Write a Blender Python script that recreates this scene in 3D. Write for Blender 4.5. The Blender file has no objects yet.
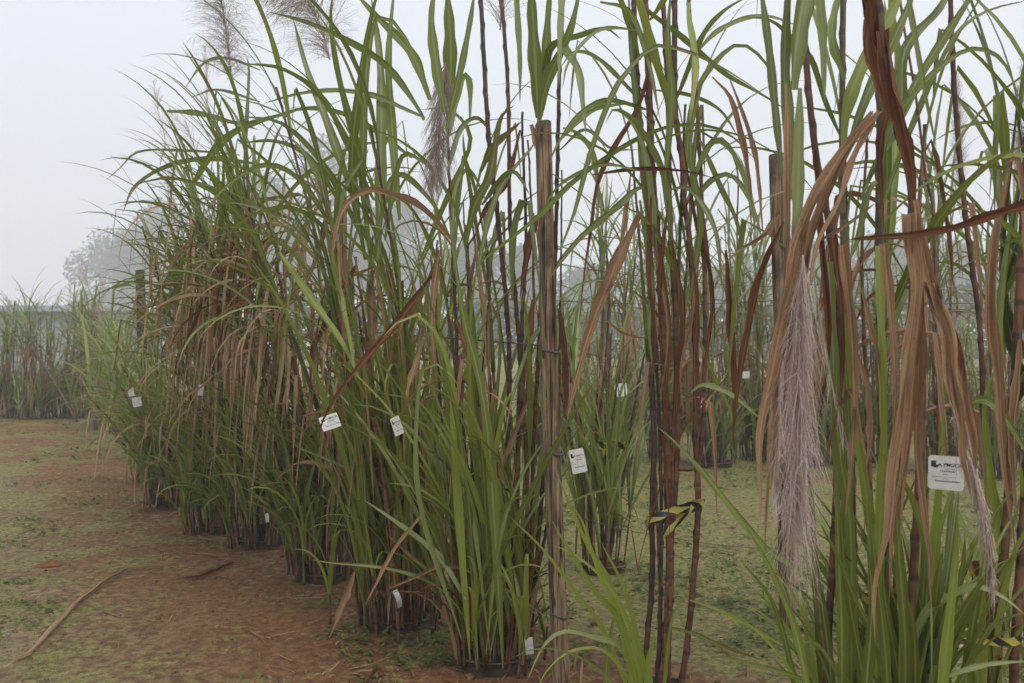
import bpy, math, random
from mathutils import Vector, Matrix, noise as mnoise

SC = bpy.context.scene
COL = SC.collection
PI = math.pi
F, CX, CY, H = 1000.0, 512.0, 341.5, 1.5          # the lens in pixels, and the eye height
CAM = Vector((0, 0, H))


def W(x, y, Y):
    """the point at depth Y (metres) that shows at picture position x, y"""
    return Vector(((x - CX) / F * Y, Y, H - (y - CY) / F * Y))


def gz(x, y):
    """ground height"""
    n = mnoise.noise(Vector((x * .35, y * .35, 3.1))) * .035 + mnoise.noise(Vector((x * 1.7, y * 1.7, 7.7))) * .012
    n += mnoise.noise(Vector((x * 5.5, y * 5.5, 2.2))) * .010 + mnoise.noise(Vector((x * 12, y * 12, 5.2))) * .005
    d = math.hypot(x, y - 6)
    return n * (1 if d < 25 else max(0, 1 - (d - 25) / 10))


def G(x, y, up=0.0):
    """the ground point that shows at picture position x, y"""
    Y = H * F / (y - CY)
    p = W(x, y, Y)
    p.z = gz(p.x, p.y) + up
    return p


# ------------------------------------------------------------------ materials
def mat(name):
    m = bpy.data.materials.new(name)
    m.use_nodes = True
    nt = m.node_tree
    nt.nodes.clear()
    out = nt.nodes.new('ShaderNodeOutputMaterial')
    return m, nt, out


class N:
    """short node writing"""

    def __init__(s, nt):
        s.nt = nt

    def new(s, t, **kw):
        n = s.nt.nodes.new(t)
        for k, v in kw.items():
            setattr(n, k, v)
        return n

    def link(s, a, b):
        s.nt.links.new(a, b)

    def put(s, sock, v):
        if hasattr(v, 'is_output') or isinstance(v, bpy.types.NodeSocket):
            s.link(v, sock)
        elif isinstance(v, (tuple, list)) and len(v) == 3 and sock.type == 'RGBA':
            sock.default_value = (*v, 1)
        else:
            sock.default_value = v

    def math(s, op, a, b=0.0, c=0.0, clamp=False):
        n = s.new('ShaderNodeMath', operation=op, use_clamp=clamp)
        s.put(n.inputs[0], a); s.put(n.inputs[1], b)
        if len(n.inputs) > 2: s.put(n.inputs[2], c)
        return n.outputs[0]

    def mix(s, f, a, b, blend='MIX'):
        n = s.new('ShaderNodeMix', data_type='RGBA', blend_type=blend)
        s.put(n.inputs[0], f); s.put(n.inputs[6], a); s.put(n.inputs[7], b)
        return n.outputs[2]

    def step(s, v, a, b, lo=0.0, hi=1.0):
        n = s.new('ShaderNodeMapRange', interpolation_type='SMOOTHSTEP')
        s.put(n.inputs[0], v)
        n.inputs[1].default_value = a; n.inputs[2].default_value = b
        n.inputs[3].default_value = lo; n.inputs[4].default_value = hi
        return n.outputs[0]

    def attr(s, name):
        return s.new('ShaderNodeAttribute', attribute_name=name).outputs['Fac']

    def noise(s, vec, scale, detail=3, rough=.55, dist=0.0):
        n = s.new('ShaderNodeTexNoise')
        if vec is not None: s.link(vec, n.inputs['Vector'])
        n.inputs['Scale'].default_value = scale
        n.inputs['Detail'].default_value = detail
        n.inputs['Roughness'].default_value = rough
        n.inputs['Distortion'].default_value = dist
        return n.outputs['Fac']

    def scaled(s, vec, sx, sy, sz, off=None):
        n = s.new('ShaderNodeMapping')
        s.link(vec, n.inputs['Vector'])
        n.inputs['Scale'].default_value = (sx, sy, sz)
        if off is not None: s.link(off, n.inputs['Location'])
        return n.outputs[0]

    def bsdf(s, col, rough=.6, spec=.4, normal=None):
        b = s.new('ShaderNodeBsdfPrincipled')
        s.put(b.inputs['Base Color'], col); s.put(b.inputs['Roughness'], rough)
        b.inputs['Specular IOR Level'].default_value = spec
        if normal is not None: s.link(normal, b.inputs['Normal'])
        return b.outputs[0]

    def bump(s, h, strength=.4, dist=.01):
        n = s.new('ShaderNodeBump')
        n.inputs['Strength'].default_value = strength
        n.inputs['Distance'].default_value = dist
        s.link(h, n.inputs['Height'])
        return n.outputs[0]


def leaf_mat(name, g1, g2, warm, trans=.3, rough=.34):
    m, nt, out = mat(name); n = N(nt)
    uv = n.new('ShaderNodeUVMap').outputs[0]
    sep = n.new('ShaderNodeSeparateXYZ'); n.link(uv, sep.inputs[0])
    u, v = sep.outputs[0], sep.outputs[1]
    tone, dry = n.attr('tone'), n.attr('dry')
    off = n.new('ShaderNodeCombineXYZ'); n.link(n.math('MULTIPLY', tone, 37.0), off.inputs[1]); n.link(n.math('MULTIPLY', dry, 51.0), off.inputs[0])
    streak = n.noise(n.scaled(uv, 26, 1.2, 1, off.outputs[0]), 1.0, 3)
    blot = n.noise(n.scaled(uv, 2.5, 7, 1, off.outputs[0]), 1.0, 3)
    c = n.mix(tone, g1, g2)
    c = n.mix(n.step(streak, .35, .7, 0, .35), c, (g2[0] * 1.25, g2[1] * 1.2, g2[2] * 1.3))
    # pale midrib
    mid = n.step(n.math('ABSOLUTE', n.math('SUBTRACT', u, .5)), .045, .12, 1, 0)
    c = n.mix(n.math('MULTIPLY', mid, .6), c, (.34, .37, .18))
    # senescence: tip, margins, blotches
    edge = n.step(n.math('ABSOLUTE', n.math('SUBTRACT', u, .5)), .25, .5, 0, .35)
    f = n.math('ADD', n.math('ADD', n.math('MULTIPLY', dry, 1.1), edge), n.math('MULTIPLY', v, .66))
    f = n.math('ADD', f, n.math('MULTIPLY', n.math('SUBTRACT', blot, .5), .8))
    c = n.mix(n.step(f, .75, 1.35), c, warm)
    c = n.mix(n.step(f, 1.25, 1.7, 0, .85), c, (.25, .15, .085))
    bp = n.bump(streak, .25, .003)
    b = n.bsdf(c, rough, .6, bp)
    t = n.new('ShaderNodeBsdfTranslucent'); n.link(n.mix(.5, c, (.24, .32, .03)), t.inputs[0])
    mx = n.new('ShaderNodeMixShader'); mx.inputs[0].default_value = trans
    n.link(b, mx.inputs[1]); n.link(t.outputs[0], mx.inputs[2]); n.link(mx.outputs[0], out.inputs[0])
    return m


def dry_mat(name, tan, brown, trans=.18):
    m, nt, out = mat(name); n = N(nt)
    uv = n.new('ShaderNodeUVMap').outputs[0]
    sep = n.new('ShaderNodeSeparateXYZ'); n.link(uv, sep.inputs[0])
    u, v = sep.outputs[0], sep.outputs[1]
    tone, dry = n.attr('tone'), n.attr('dry')
    off = n.new('ShaderNodeCombineXYZ'); n.link(n.math('MULTIPLY', tone, 41.0), off.inputs[1]); n.link(n.math('MULTIPLY', dry, 23.0), off.inputs[0])
    streak = n.noise(n.scaled(uv, 30, 1.1, 1, off.outputs[0]), 1.0, 5, .7)
    blot = n.noise(n.scaled(uv, 3, 10, 1, off.outputs[0]), 1.0, 4, .65)
    spots = n.noise(n.scaled(uv, 8, 45, 1, off.outputs[0]), 1.0, 4, .7)
    f = n.math('ADD', tone, n.math('MULTIPLY', n.math('SUBTRACT', blot, .5), 1.3), clamp=True)
    c = n.mix(f, tan, brown)
    c = n.mix(n.step(streak, .45, .62, 0, .75), c, (brown[0] * .6, brown[1] * .55, brown[2] * .55))
    c = n.mix(n.step(spots, .58, .68, 0, .65), c, (.055, .033, .022))
    mid = n.step(n.math('ABSOLUTE', n.math('SUBTRACT', u, .5)), .04, .10, 1, 0)
    c = n.mix(n.math('MULTIPLY', mid, .5), c, (tan[0] * 1.25, tan[1] * 1.25, tan[2] * 1.15))
    b = n.bsdf(c, .7, .2, n.bump(streak, .5, .004))
    t = n.new('ShaderNodeBsdfTranslucent'); n.link(c, t.inputs[0])
    mx = n.new('ShaderNodeMixShader'); mx.inputs[0].default_value = trans
    n.link(b, mx.inputs[1]); n.link(t.outputs[0], mx.inputs[2]); n.link(mx.outputs[0], out.inputs[0])
    return m


def stalk_mat(name, c1, c2, ring=(.02, .012, .01), wax=(.22, .18, .16)):
    m, nt, out = mat(name); n = N(nt)
    uv = n.new('ShaderNodeUVMap').outputs[0]
    sep = n.new('ShaderNodeSeparateXYZ'); n.link(uv, sep.inputs[0])
    tone = n.attr('tone')
    fr = n.math('FRACT', sep.outputs[1])
    geo = n.new('ShaderNodeNewGeometry').outputs['Position']
    nz = n.noise(n.scaled(geo, 1, 1, .25), 38, 4, .6)
    nz2 = n.noise(n.scaled(geo, 1, 1, .5), 11, 3)
    c = n.mix(tone, c1, c2)
    c = n.mix(n.step(nz2, .38, .66, 0, .85), c, (c1[0] * .5, c1[1] * .45, c1[2] * .45))
    c = n.mix(n.step(nz, .5, .7, 0, .5), c, (c2[0] * 1.5, c2[1] * 1.35, c2[2] * 1.25))
    c = n.mix(n.step(fr, .86, .97, 0, .14), c, wax)
    rg = n.math('MAXIMUM', n.step(fr, .03, .07, 1, 0), n.step(fr, .965, .99, 0, 1))
    c = n.mix(n.math('MULTIPLY', rg, .6), c, ring)
    n.link(n.bsdf(c, .5, .4, n.bump(nz, .3, .004)), out.inputs[0])
    return m


def plain(name, c1, c2, scale=12, rough=.7, spec=.3, stretch=(1, 1, 1), bump=.3, detail=4):
    m, nt, out = mat(name); n = N(nt)
    co = n.new('ShaderNodeTexCoord').outputs['Object']
    nz = n.noise(n.scaled(co, *stretch), scale, detail, .6)
    c = n.mix(n.step(nz, .32, .68), c1, c2)
    n.link(n.bsdf(c, rough, spec, n.bump(nz, bump, .01)), out.inputs[0])
    return m


M = {}
M['leaf'] = leaf_mat('cane_leaf', (.040, .064, .008), (.225, .27, .038), (.19, .085, .03), .36)
M['leaf_light'] = leaf_mat('young_cane_leaf', (.11, .16, .014), (.33, .38, .05), (.22, .13, .04), .42)
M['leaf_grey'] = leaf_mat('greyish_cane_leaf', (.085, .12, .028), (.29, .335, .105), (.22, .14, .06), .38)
M['dry'] = dry_mat('dry_cane_leaf', (.47, .305, .175), (.23, .105, .05), .25)
M['dry_pale'] = dry_mat('straw_cane_leaf', (.60, .44, .28), (.36, .20, .10), .28)
M['dry_red'] = dry_mat('red_brown_cane_leaf', (.29, .135, .06), (.125, .042, .02))
M['stalk_dark'] = stalk_mat('dark_purple_cane', (.06, .03, .02), (.14, .072, .042))
M['stalk_brown'] = stalk_mat('red_brown_cane', (.095, .038, .02), (.21, .095, .046))
M['stalk_green'] = stalk_mat('green_cane', (.085, .085, .03), (.17, .13, .05), (.05, .025, .015), (.2, .2, .13))
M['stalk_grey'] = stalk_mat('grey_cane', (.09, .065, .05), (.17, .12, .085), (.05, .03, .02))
def plume_mat(name, a, b):
    m, nt, out = mat(name); n = N(nt)
    c = n.mix(n.attr('tone'), a, b)
    bs = n.bsdf(c, .9, .1)
    t = n.new('ShaderNodeBsdfTranslucent'); n.link(c, t.inputs[0])
    mx = n.new('ShaderNodeMixShader'); mx.inputs[0].default_value = .5
    n.link(bs, mx.inputs[1]); n.link(t.outputs[0], mx.inputs[2]); n.link(mx.outputs[0], out.inputs[0])
    return m


M['plume'] = plume_mat('pinkish_grey_plume', (.42, .32, .29), (.80, .68, .62))
M['plume_dark'] = plume_mat('purple_brown_plume', (.28, .215, .185), (.58, .49, .43))
M['plume_old'] = plain('pinkish_grey_plume', (.36, .28, .25), (.60, .51, .47), 40, .9, .1, bump=0)
M['plume_pale'] = plain('pale_plume', (.34, .26, .25), (.46, .38, .37), 40, .9, .1, bump=0)
M['plastic_black'] = plain('mud_splashed_black_plastic', (.035, .024, .016), (.12, .075, .045), 9, .6, .4)
M['pot_soil'] = plain('potting_soil', (.04, .025, .017), (.09, .05, .03), 40, .95, .1, bump=.8)
def wood_mat():
    m, nt, out = mat('weathered_post_wood'); n = N(nt)
    co = n.new('ShaderNodeTexCoord').outputs['Object']
    grain = n.noise(n.scaled(co, 1, 1, .05), 60, 8, .65, .4)
    blotch = n.noise(n.scaled(co, 1, 1, .35), 9, 5, .7)
    knot = n.noise(n.scaled(co, 1, 1, .5), 16, 2, .5, .6)
    crack = n.noise(n.scaled(co, 1, 1, .025), 42, 3, .5, .2)
    c = n.mix(n.step(grain, .34, .66), (.11, .072, .042), (.36, .26, .16))
    c = n.mix(n.step(blotch, .46, .66, 0, .75), c, (.06, .042, .028))
    c = n.mix(n.step(blotch, .30, .42, .45, 0), c, (.14, .15, .085))
    c = n.mix(n.step(knot, .66, .74, 0, .8), c, (.035, .024, .016))
    ck = n.step(n.math('ABSOLUTE', n.math('SUBTRACT', crack, .5)), .006, .022, 1, 0)
    c = n.mix(n.math('MULTIPLY', ck, .8), c, (.02, .014, .01))
    h = n.math('SUBTRACT', grain, ck)
    n.link(n.bsdf(c, .9, .12, n.bump(h, .9, .008)), out.inputs[0])
    return m


M['wood'] = wood_mat()
M['wood_ring'] = plain('dark_wood_band', (.035, .027, .02), (.07, .055, .04), 14, .85, .15, (1, 1, .2), .6)
M['wire'] = plain('rusty_wire', (.06, .045, .038), (.12, .10, .09), 60, .6, .4)
M['tag'] = plain('white_plastic_tag', (.62, .60, .56), (.74, .73, .70), 22, .5, .4, bump=.05)
M['tag_dirty'] = plain('soiled_white_tag', (.50, .49, .46), (.66, .65, .62), 30, .55, .3, bump=.05)
M['ink'] = plain('black_ink', (.02, .02, .022), (.045, .045, .05), 30, .6, .3, bump=0)
M['ink_grey'] = plain('faded_ink', (.14, .14, .15), (.26, .26, .27), 30, .6, .3, bump=0)
M['bark'] = plain('tree_bark', (.05, .042, .035), (.12, .10, .085), 6, .9, .1, (1, 1, .3))
M['shed_wall'] = plain('grey_shed_wall', (.26, .265, .27), (.34, .345, .35), 3, .8, .2, (1, 1, .2))
M['shed_roof'] = plain('grey_sheet_roof', (.16, .17, .18), (.22, .23, .245), 2, .6, .3)
M['crumb'] = plain('earth_crumb', (.10, .055, .03), (.26, .16, .09), 3, .95, .1, bump=.3)
M['clod'] = plain('red_soil_clod', (.14, .06, .03), (.22, .10, .05), 25, .95, .1, bump=.9)


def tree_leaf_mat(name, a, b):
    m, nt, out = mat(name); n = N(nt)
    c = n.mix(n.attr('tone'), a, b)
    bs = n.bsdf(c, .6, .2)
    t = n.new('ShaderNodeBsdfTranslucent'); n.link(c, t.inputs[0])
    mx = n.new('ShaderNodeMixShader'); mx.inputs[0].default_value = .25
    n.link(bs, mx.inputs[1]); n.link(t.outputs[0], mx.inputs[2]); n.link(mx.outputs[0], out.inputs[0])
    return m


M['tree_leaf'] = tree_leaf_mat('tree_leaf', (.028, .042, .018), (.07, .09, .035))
M['weed'] = tree_leaf_mat('weed_leaf', (.075, .115, .022), (.17, .22, .06))


def tape_mat():
    m, nt, out = mat('yellow_black_barrier_tape'); n = N(nt)
    uv = n.new('ShaderNodeUVMap').outputs[0]
    sep = n.new('ShaderNodeSeparateXYZ'); n.link(uv, sep.inputs[0])
    d = n.math('FRACT', n.math('ADD', n.math('MULTIPLY', sep.outputs[1], 2.3), n.math('MULTIPLY', sep.outputs[0], .55)))
    st = n.step(d, .56, .58)
    nz = n.noise(uv, 14, 3)
    yel = n.mix(nz, (.46, .37, .05), (.34, .33, .09))
    n.link(n.bsdf(n.mix(st, yel, (.018, .017, .016)), .35, .5), out.inputs[0])
    return m


M['tape'] = tape_mat()


def ground_mat():
    m, nt, out = mat('damp_soil_with_moss'); n = N(nt)
    geo = n.new('ShaderNodeNewGeometry').outputs['Position']
    sep = n.new('ShaderNodeSeparateXYZ'); n.link(geo, sep.inputs[0])
    x, y = sep.outputs[0], sep.outputs[1]
    # distance to the planted row on the path side: bare red soil lies along it
    big = n.noise(geo, .55, 4, .6)
    mid = n.noise(geo, 2.6, 5, .65)
    fine = n.noise(geo, 17, 5, .7)
    grit = n.noise(geo, 85, 3, .7)
    row = n.math('ADD', n.math('MULTIPLY', x, .84), n.math('MULTIPLY', n.math('SUBTRACT', y, 4.4), .54))
    wob = n.math('ADD', row, n.math('MULTIPLY', n.math('SUBTRACT', big, .5), 2.2))
    red = n.math('MULTIPLY', n.step(wob, -1.9, -.45), n.step(wob, .25, 1.0, 1, 0))
    soil = n.mix(n.step(fine, .36, .64), (.12, .085, .044), (.33, .25, .13))
    soil = n.mix(n.step(mid, .44, .60, 0, .5), soil, (.125, .080, .038))
    soil = n.mix(n.math('MULTIPLY', red, .85), soil, n.mix(n.step(fine, .3, .7), (.11, .042, .015), (.25, .108, .040)))
    # washed sandy patches on the path
    sand = n.math('MULTIPLY', n.step(n.noise(n.scaled(geo, 1, .55, 1), 1.1, 4, .6), .48, .64), n.step(wob, -2.0, -1.1, 1, 0))
    soil = n.mix(n.math('MULTIPLY', sand, .8), soil, n.mix(fine, (.30, .25, .185), (.54, .48, .38)))
    fine2 = n.noise(geo, 31, 4, .75)
    moss = n.mix(n.step(fine2, .36, .62), (.112, .108, .030), (.30, .285, .095))
    far = n.step(y, 5.0, 11.0)
    mm = n.math('ADD', n.math('MULTIPLY', mid, .5), n.math('MULTIPLY', fine, .5))
    mm = n.math('ADD', mm, n.math('MULTIPLY', far, .05))
    mm = n.math('SUBTRACT', mm, n.math('MULTIPLY', red, .06))
    behind = n.step(wob, .4, 1.4)
    mm = n.math('ADD', mm, n.math('MULTIPLY', behind, .075))
    patch = n.noise(geo, .9, 3, .5)
    mm = n.math('ADD', mm, n.math('MULTIPLY', n.math('SUBTRACT', patch, .5), .35))
    c = n.mix(n.step(mm, .458, .555, 0, .85), soil, moss)
    c = n.mix(n.step(n.noise(geo, 9, 5, .8), .54, .66, 0, .45), c, (.10, .05, .028))
    c = n.mix(n.step(grit, .58, .72, 0, .6), c, (.03, .02, .013))
    c = n.mix(n.step(grit, .30, .38, .35, 0), c, (.30, .25, .18))
    h = n.math('ADD', n.math('ADD', n.math('MULTIPLY', fine, .6), n.math('MULTIPLY', grit, .25)), n.math('MULTIPLY', mid, 1.2))
    n.link(n.bsdf(c, n.step(big, .3, .7, .95, .8), .25, n.bump(h, 1.0, .045)), out.inputs[0])
    return m


M['ground'] = ground_mat()


# ------------------------------------------------------------------ mesh building
class MB:
    def __init__(s):
        s.v, s.f, s.uv, s.tone, s.dry = [], [], [], [], []

    def add(s, p, u, v, tone=.5, dry=0.0):
        s.v.append((p[0], p[1], p[2])); s.uv.append((u, v)); s.tone.append(tone); s.dry.append(dry)
        return len(s.v) - 1

    def build(s, name, material, parent=None, origin=None, smooth=True):
        me = bpy.data.meshes.new(name)
        o0 = origin if origin is not None else Vector((0, 0, 0))
        me.from_pydata([(a - o0[0], b - o0[1], c - o0[2]) for a, b, c in s.v], [], s.f)
        if s.f:
            uvl = me.uv_layers.new(name='UVMap')
            idx = [0] * len(me.loops); me.loops.foreach_get('vertex_index', idx)
            flat = []
            for i in idx: flat += s.uv[i]
            uvl.data.foreach_set('uv', flat)
            if smooth: me.polygons.foreach_set('use_smooth', [True] * len(me.polygons))
        for nm, arr in (('tone', s.tone), ('dry', s.dry)):
            a = me.attributes.new(nm, 'FLOAT', 'POINT'); a.data.foreach_set('value', arr)
        me.materials.append(material)
        ob = bpy.data.objects.new(name, me); COL.objects.link(ob)
        if parent is not None: ob.parent = parent
        elif origin is not None: ob.location = o0
        return ob


def resample(pts, n):
    """smooth curve through the given points, n + 1 samples of even length"""
    if len(pts) == 2: pts = [pts[0], (pts[0] + pts[1]) / 2, pts[1]]
    P = [pts[0] * 2 - pts[1]] + list(pts) + [pts[-1] * 2 - pts[-2]]
    fine = []
    for i in range(1, len(P) - 2):
        for k in range(12):
            t = k / 12
            a, b, c, d = P[i - 1], P[i], P[i + 1], P[i + 2]
            fine.append(.5 * ((2 * b) + (c - a) * t + (2 * a - 5 * b + 4 * c - d) * t * t + (3 * b - a - 3 * c + d) * t ** 3))
    fine.append(pts[-1])
    L = [0]
    for i in range(1, len(fine)): L.append(L[-1] + (fine[i] - fine[i - 1]).length)
    out, j = [], 0
    for k in range(n + 1):
        s = L[-1] * k / n
        while j < len(L) - 2 and L[j + 1] < s: j += 1
        t = (s - L[j]) / max(1e-9, L[j + 1] - L[j])
        out.append(fine[j].lerp(fine[j + 1], min(1, max(0, t))))
    return out


def blade_w(s, base=.6, keep=2.0):
    return (base + (1 - base) * min(1, s * 3.2)) * max(0.0, 1 - s ** keep) ** .8


def ribbon(mb, pts, w, side, fold=.22, twist=0.0, tone=.5, dry=0.0, base=.6, keep=2.0, wave=0.0, rnd=random, face=False, vlen=1.0, blunt=False, crinkle=False):
    cr = [rnd.uniform(-.16, .3) for _ in range(4)] if crinkle else None
    n = len(pts) - 1
    ph = rnd.random() * 6
    last = None
    S = Vector(side).normalized()
    for i, p in enumerate(pts):
        s = i / n
        t = (pts[min(n, i + 1)] - pts[max(0, i - 1)])
        t = t.normalized() if t.length > 1e-9 else Vector((0, 0, -1))
        if face:
            q = t.cross((p - CAM).normalized())
            if q.length > .05:
                q.normalize(); S = q if q.dot(S) >= 0 or i == 0 else -q
        else:
            S = S - t * S.dot(t)
            S = S.normalized() if S.length > 1e-6 else t.orthogonal().normalized()
        a = twist * (s if not face else 1.0) + (wave * math.sin(ph + s * 9) if wave else 0)
        R = Matrix.Rotation(a, 3, t)
        sd = R @ S
        nm = t.cross(sd)
        ww = w * (1.0 if blunt else blade_w(s, base, keep)) * .5
        if wave: ww *= 1 + .12 * math.sin(ph * 2 + s * 23)
        f = fold * ww * 2
        if crinkle:
            ww *= 1 + .22 * math.sin(ph * 3 + s * 11) * math.sin(ph + s * 19)
            k1 = .5 + .5 * math.sin(ph + s * 7); k2 = .5 + .5 * math.sin(ph * 2.3 + s * 5)
            prof = ((-1 + .25 * math.sin(ph + s * 31) * s, f * (1 + k1)), (-.55, f * .3 + cr[0] * ww * (1 + k2)), (-.12, cr[1] * ww * .5), (.12, cr[1] * ww * .3), (.5, f * .5 + cr[2] * ww * (1 + k1) * 1.5), (1 - .3 * abs(math.sin(ph * 5 + s * 17)) * s, f * (.2 + 1.4 * k2)))
            ring = [mb.add(p + sd * ww * a + nm * b, (a + 1) / 2, s * vlen, tone, dry) for a, b in prof]
        else:
            ring = [mb.add(p - sd * ww + nm * f, 0, s * vlen, tone, dry), mb.add(p, .5, s * vlen, tone, dry), mb.add(p + sd * ww + nm * f, 1, s * vlen, tone, dry)]
        if last:
            for k in range(len(ring) - 1): mb.f.append((last[k], last[k + 1], ring[k + 1], ring[k]))
        last = ring


def tube(mb, pts, rad, ns=7, tone=.5, v0=0.0, vs=None, cap=True):
    last = None
    n = len(pts) - 1
    A = Vector((1, .13, 0))
    for i, p in enumerate(pts):
        t = (pts[min(n, i + 1)] - pts[max(0, i - 1)]).normalized()
        a = (A - t * A.dot(t)).normalized(); b = t.cross(a); A = a
        r = rad[i] if isinstance(rad, (list, tuple)) else rad
        v = vs[i] if vs else v0 + i / n
        ring = [mb.add(p + a * math.cos(2 * PI * k / ns) * r + b * math.sin(2 * PI * k / ns) * r, k / ns, v, tone) for k in range(ns)]
        if last:
            for k in range(ns):
                k2 = (k + 1) % ns
                mb.f.append((last[k], last[k2], ring[k2], ring[k]))
        elif cap:
            mb.f.append(tuple(reversed(ring)))
        last = ring
    if cap: mb.f.append(tuple(last))


def cane(mb, pts, r, rnd, inter=.11, ns=8, tone=.5, taper=.75):
    """a jointed cane along a path: swollen dark nodes, slightly waisted internodes"""
    L = sum((pts[i + 1] - pts[i]).length for i in range(len(pts) - 1))
    k = max(2, int(L / inter))
    q = resample(pts, k * 4)
    P, R, V = [], [], []
    for i, p in enumerate(q):
        s = i / (k * 4)
        j = i % 4
        zig = r * .22 * (1 if (i // 4) % 2 else -1) if j == 0 else 0
        rr = r * (1 - (1 - taper) * s)
        P.append(p + Vector((zig, zig * .5, 0)))
        R.append(rr * (1.12, .98, .95, .99)[j]); V.append(i // 4 + (0.0, .1, .5, .9)[j])
    for i in range(len(V)):                      # keep v rising past the node so the ring band is symmetric
        V[i] += 0.0
    tube(mb, P, R, ns, tone, vs=V)


def blade_path(p0, az, th0, L, droop, n=11, kink=None, power=1.5, sway=0.0):
    """a leaf rising at angle th0 from the vertical and bending over"""
    pts = [p0.copy()]
    p = p0.copy()
    for i in range(n):
        s = (i + .5) / n
        th = th0 + droop * s ** power
        a = az + sway * s
        if kink is not None and s > kink: th = PI * .97 - (1 - s) * .1
        th = min(th, PI * .985)
        p = p + Vector((math.sin(th) * math.cos(a), math.sin(th) * math.sin(a), math.cos(th))) * (L / n)
        if p.z < .02: p.z = .02 + .01 * i / n
        pts.append(p.copy())
    return pts


def horiz(az):
    return Vector((-math.sin(az), math.cos(az), 0))


# ------------------------------------------------------------------ things
def tag(o, label=None, cat=None, group=None, kind=None):
    for k, v in (('label', label), ('category', cat), ('group', group), ('kind', kind)):
        if v: o[k] = v
    return o


def empty(name, loc, label, cat, group=None):
    o = bpy.data.objects.new(name, None); COL.objects.link(o)
    o.location = loc; o.empty_display_size = .1
    return tag(o, label, cat, group)


def plume_mesh(mb, axis, length, rnd, n=120, blen=.22, wid=.0014, droop=.6, spread=.5, axis_r=.003, tone=None, hairs=2, bias=.9, even=False):
    """a cane flower: an axis with many fine arching side branches"""
    q = resample(axis, 14)
    tube(mb, q, [axis_r * (1 - .8 * i / 14) for i in range(15)], 4, .4)
    for k in range(n):
        s = rnd.random() ** bias * .97
        i = min(13, int(s * 14)); p = q[i].lerp(q[i + 1], s * 14 - i)
        t = (q[i + 1] - q[i]).normalized()
        a = rnd.random() * 2 * PI
        o = t.orthogonal().normalized(); o = Matrix.Rotation(a, 3, t) @ o
        L = blen * rnd.uniform(.5, 1.1) if even else blen * (.45 + .55 * math.sin(PI * min(1, (s * .8 + .22)))) * rnd.uniform(.6, 1.1)
        d = (t * (1 - spread) + o * spread * rnd.uniform(.5, 1.2)).normalized()
        pts = [p]
        for j in range(5):
            jw = .16 if even else .1
            d = (d + Vector((rnd.uniform(-jw, jw), rnd.uniform(-jw, jw), -droop * .22))).normalized()
            pts.append(pts[-1] + d * L / 5)
        sd = d.orthogonal()
        ribbon(mb, pts, wid * rnd.uniform(.8, 1.3), sd, 0, 0, rnd.random() if tone is None else tone, 0, 1, 6, 0, rnd)
        for h in range(hairs):
            j = rnd.randint(1, 4)
            e = (d + Vector((rnd.uniform(-1, 1), rnd.uniform(-1, 1), rnd.uniform(-.8, .3)))).normalized()
            b = pts[j]
            ribbon(mb, [b, b + e * L * .12, b + e * L * .22 + Vector((0, 0, -L * .04))], wid * .7, e.orthogonal(), 0, 0, rnd.random(), 0, 1, 6, 0, rnd)


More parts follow.
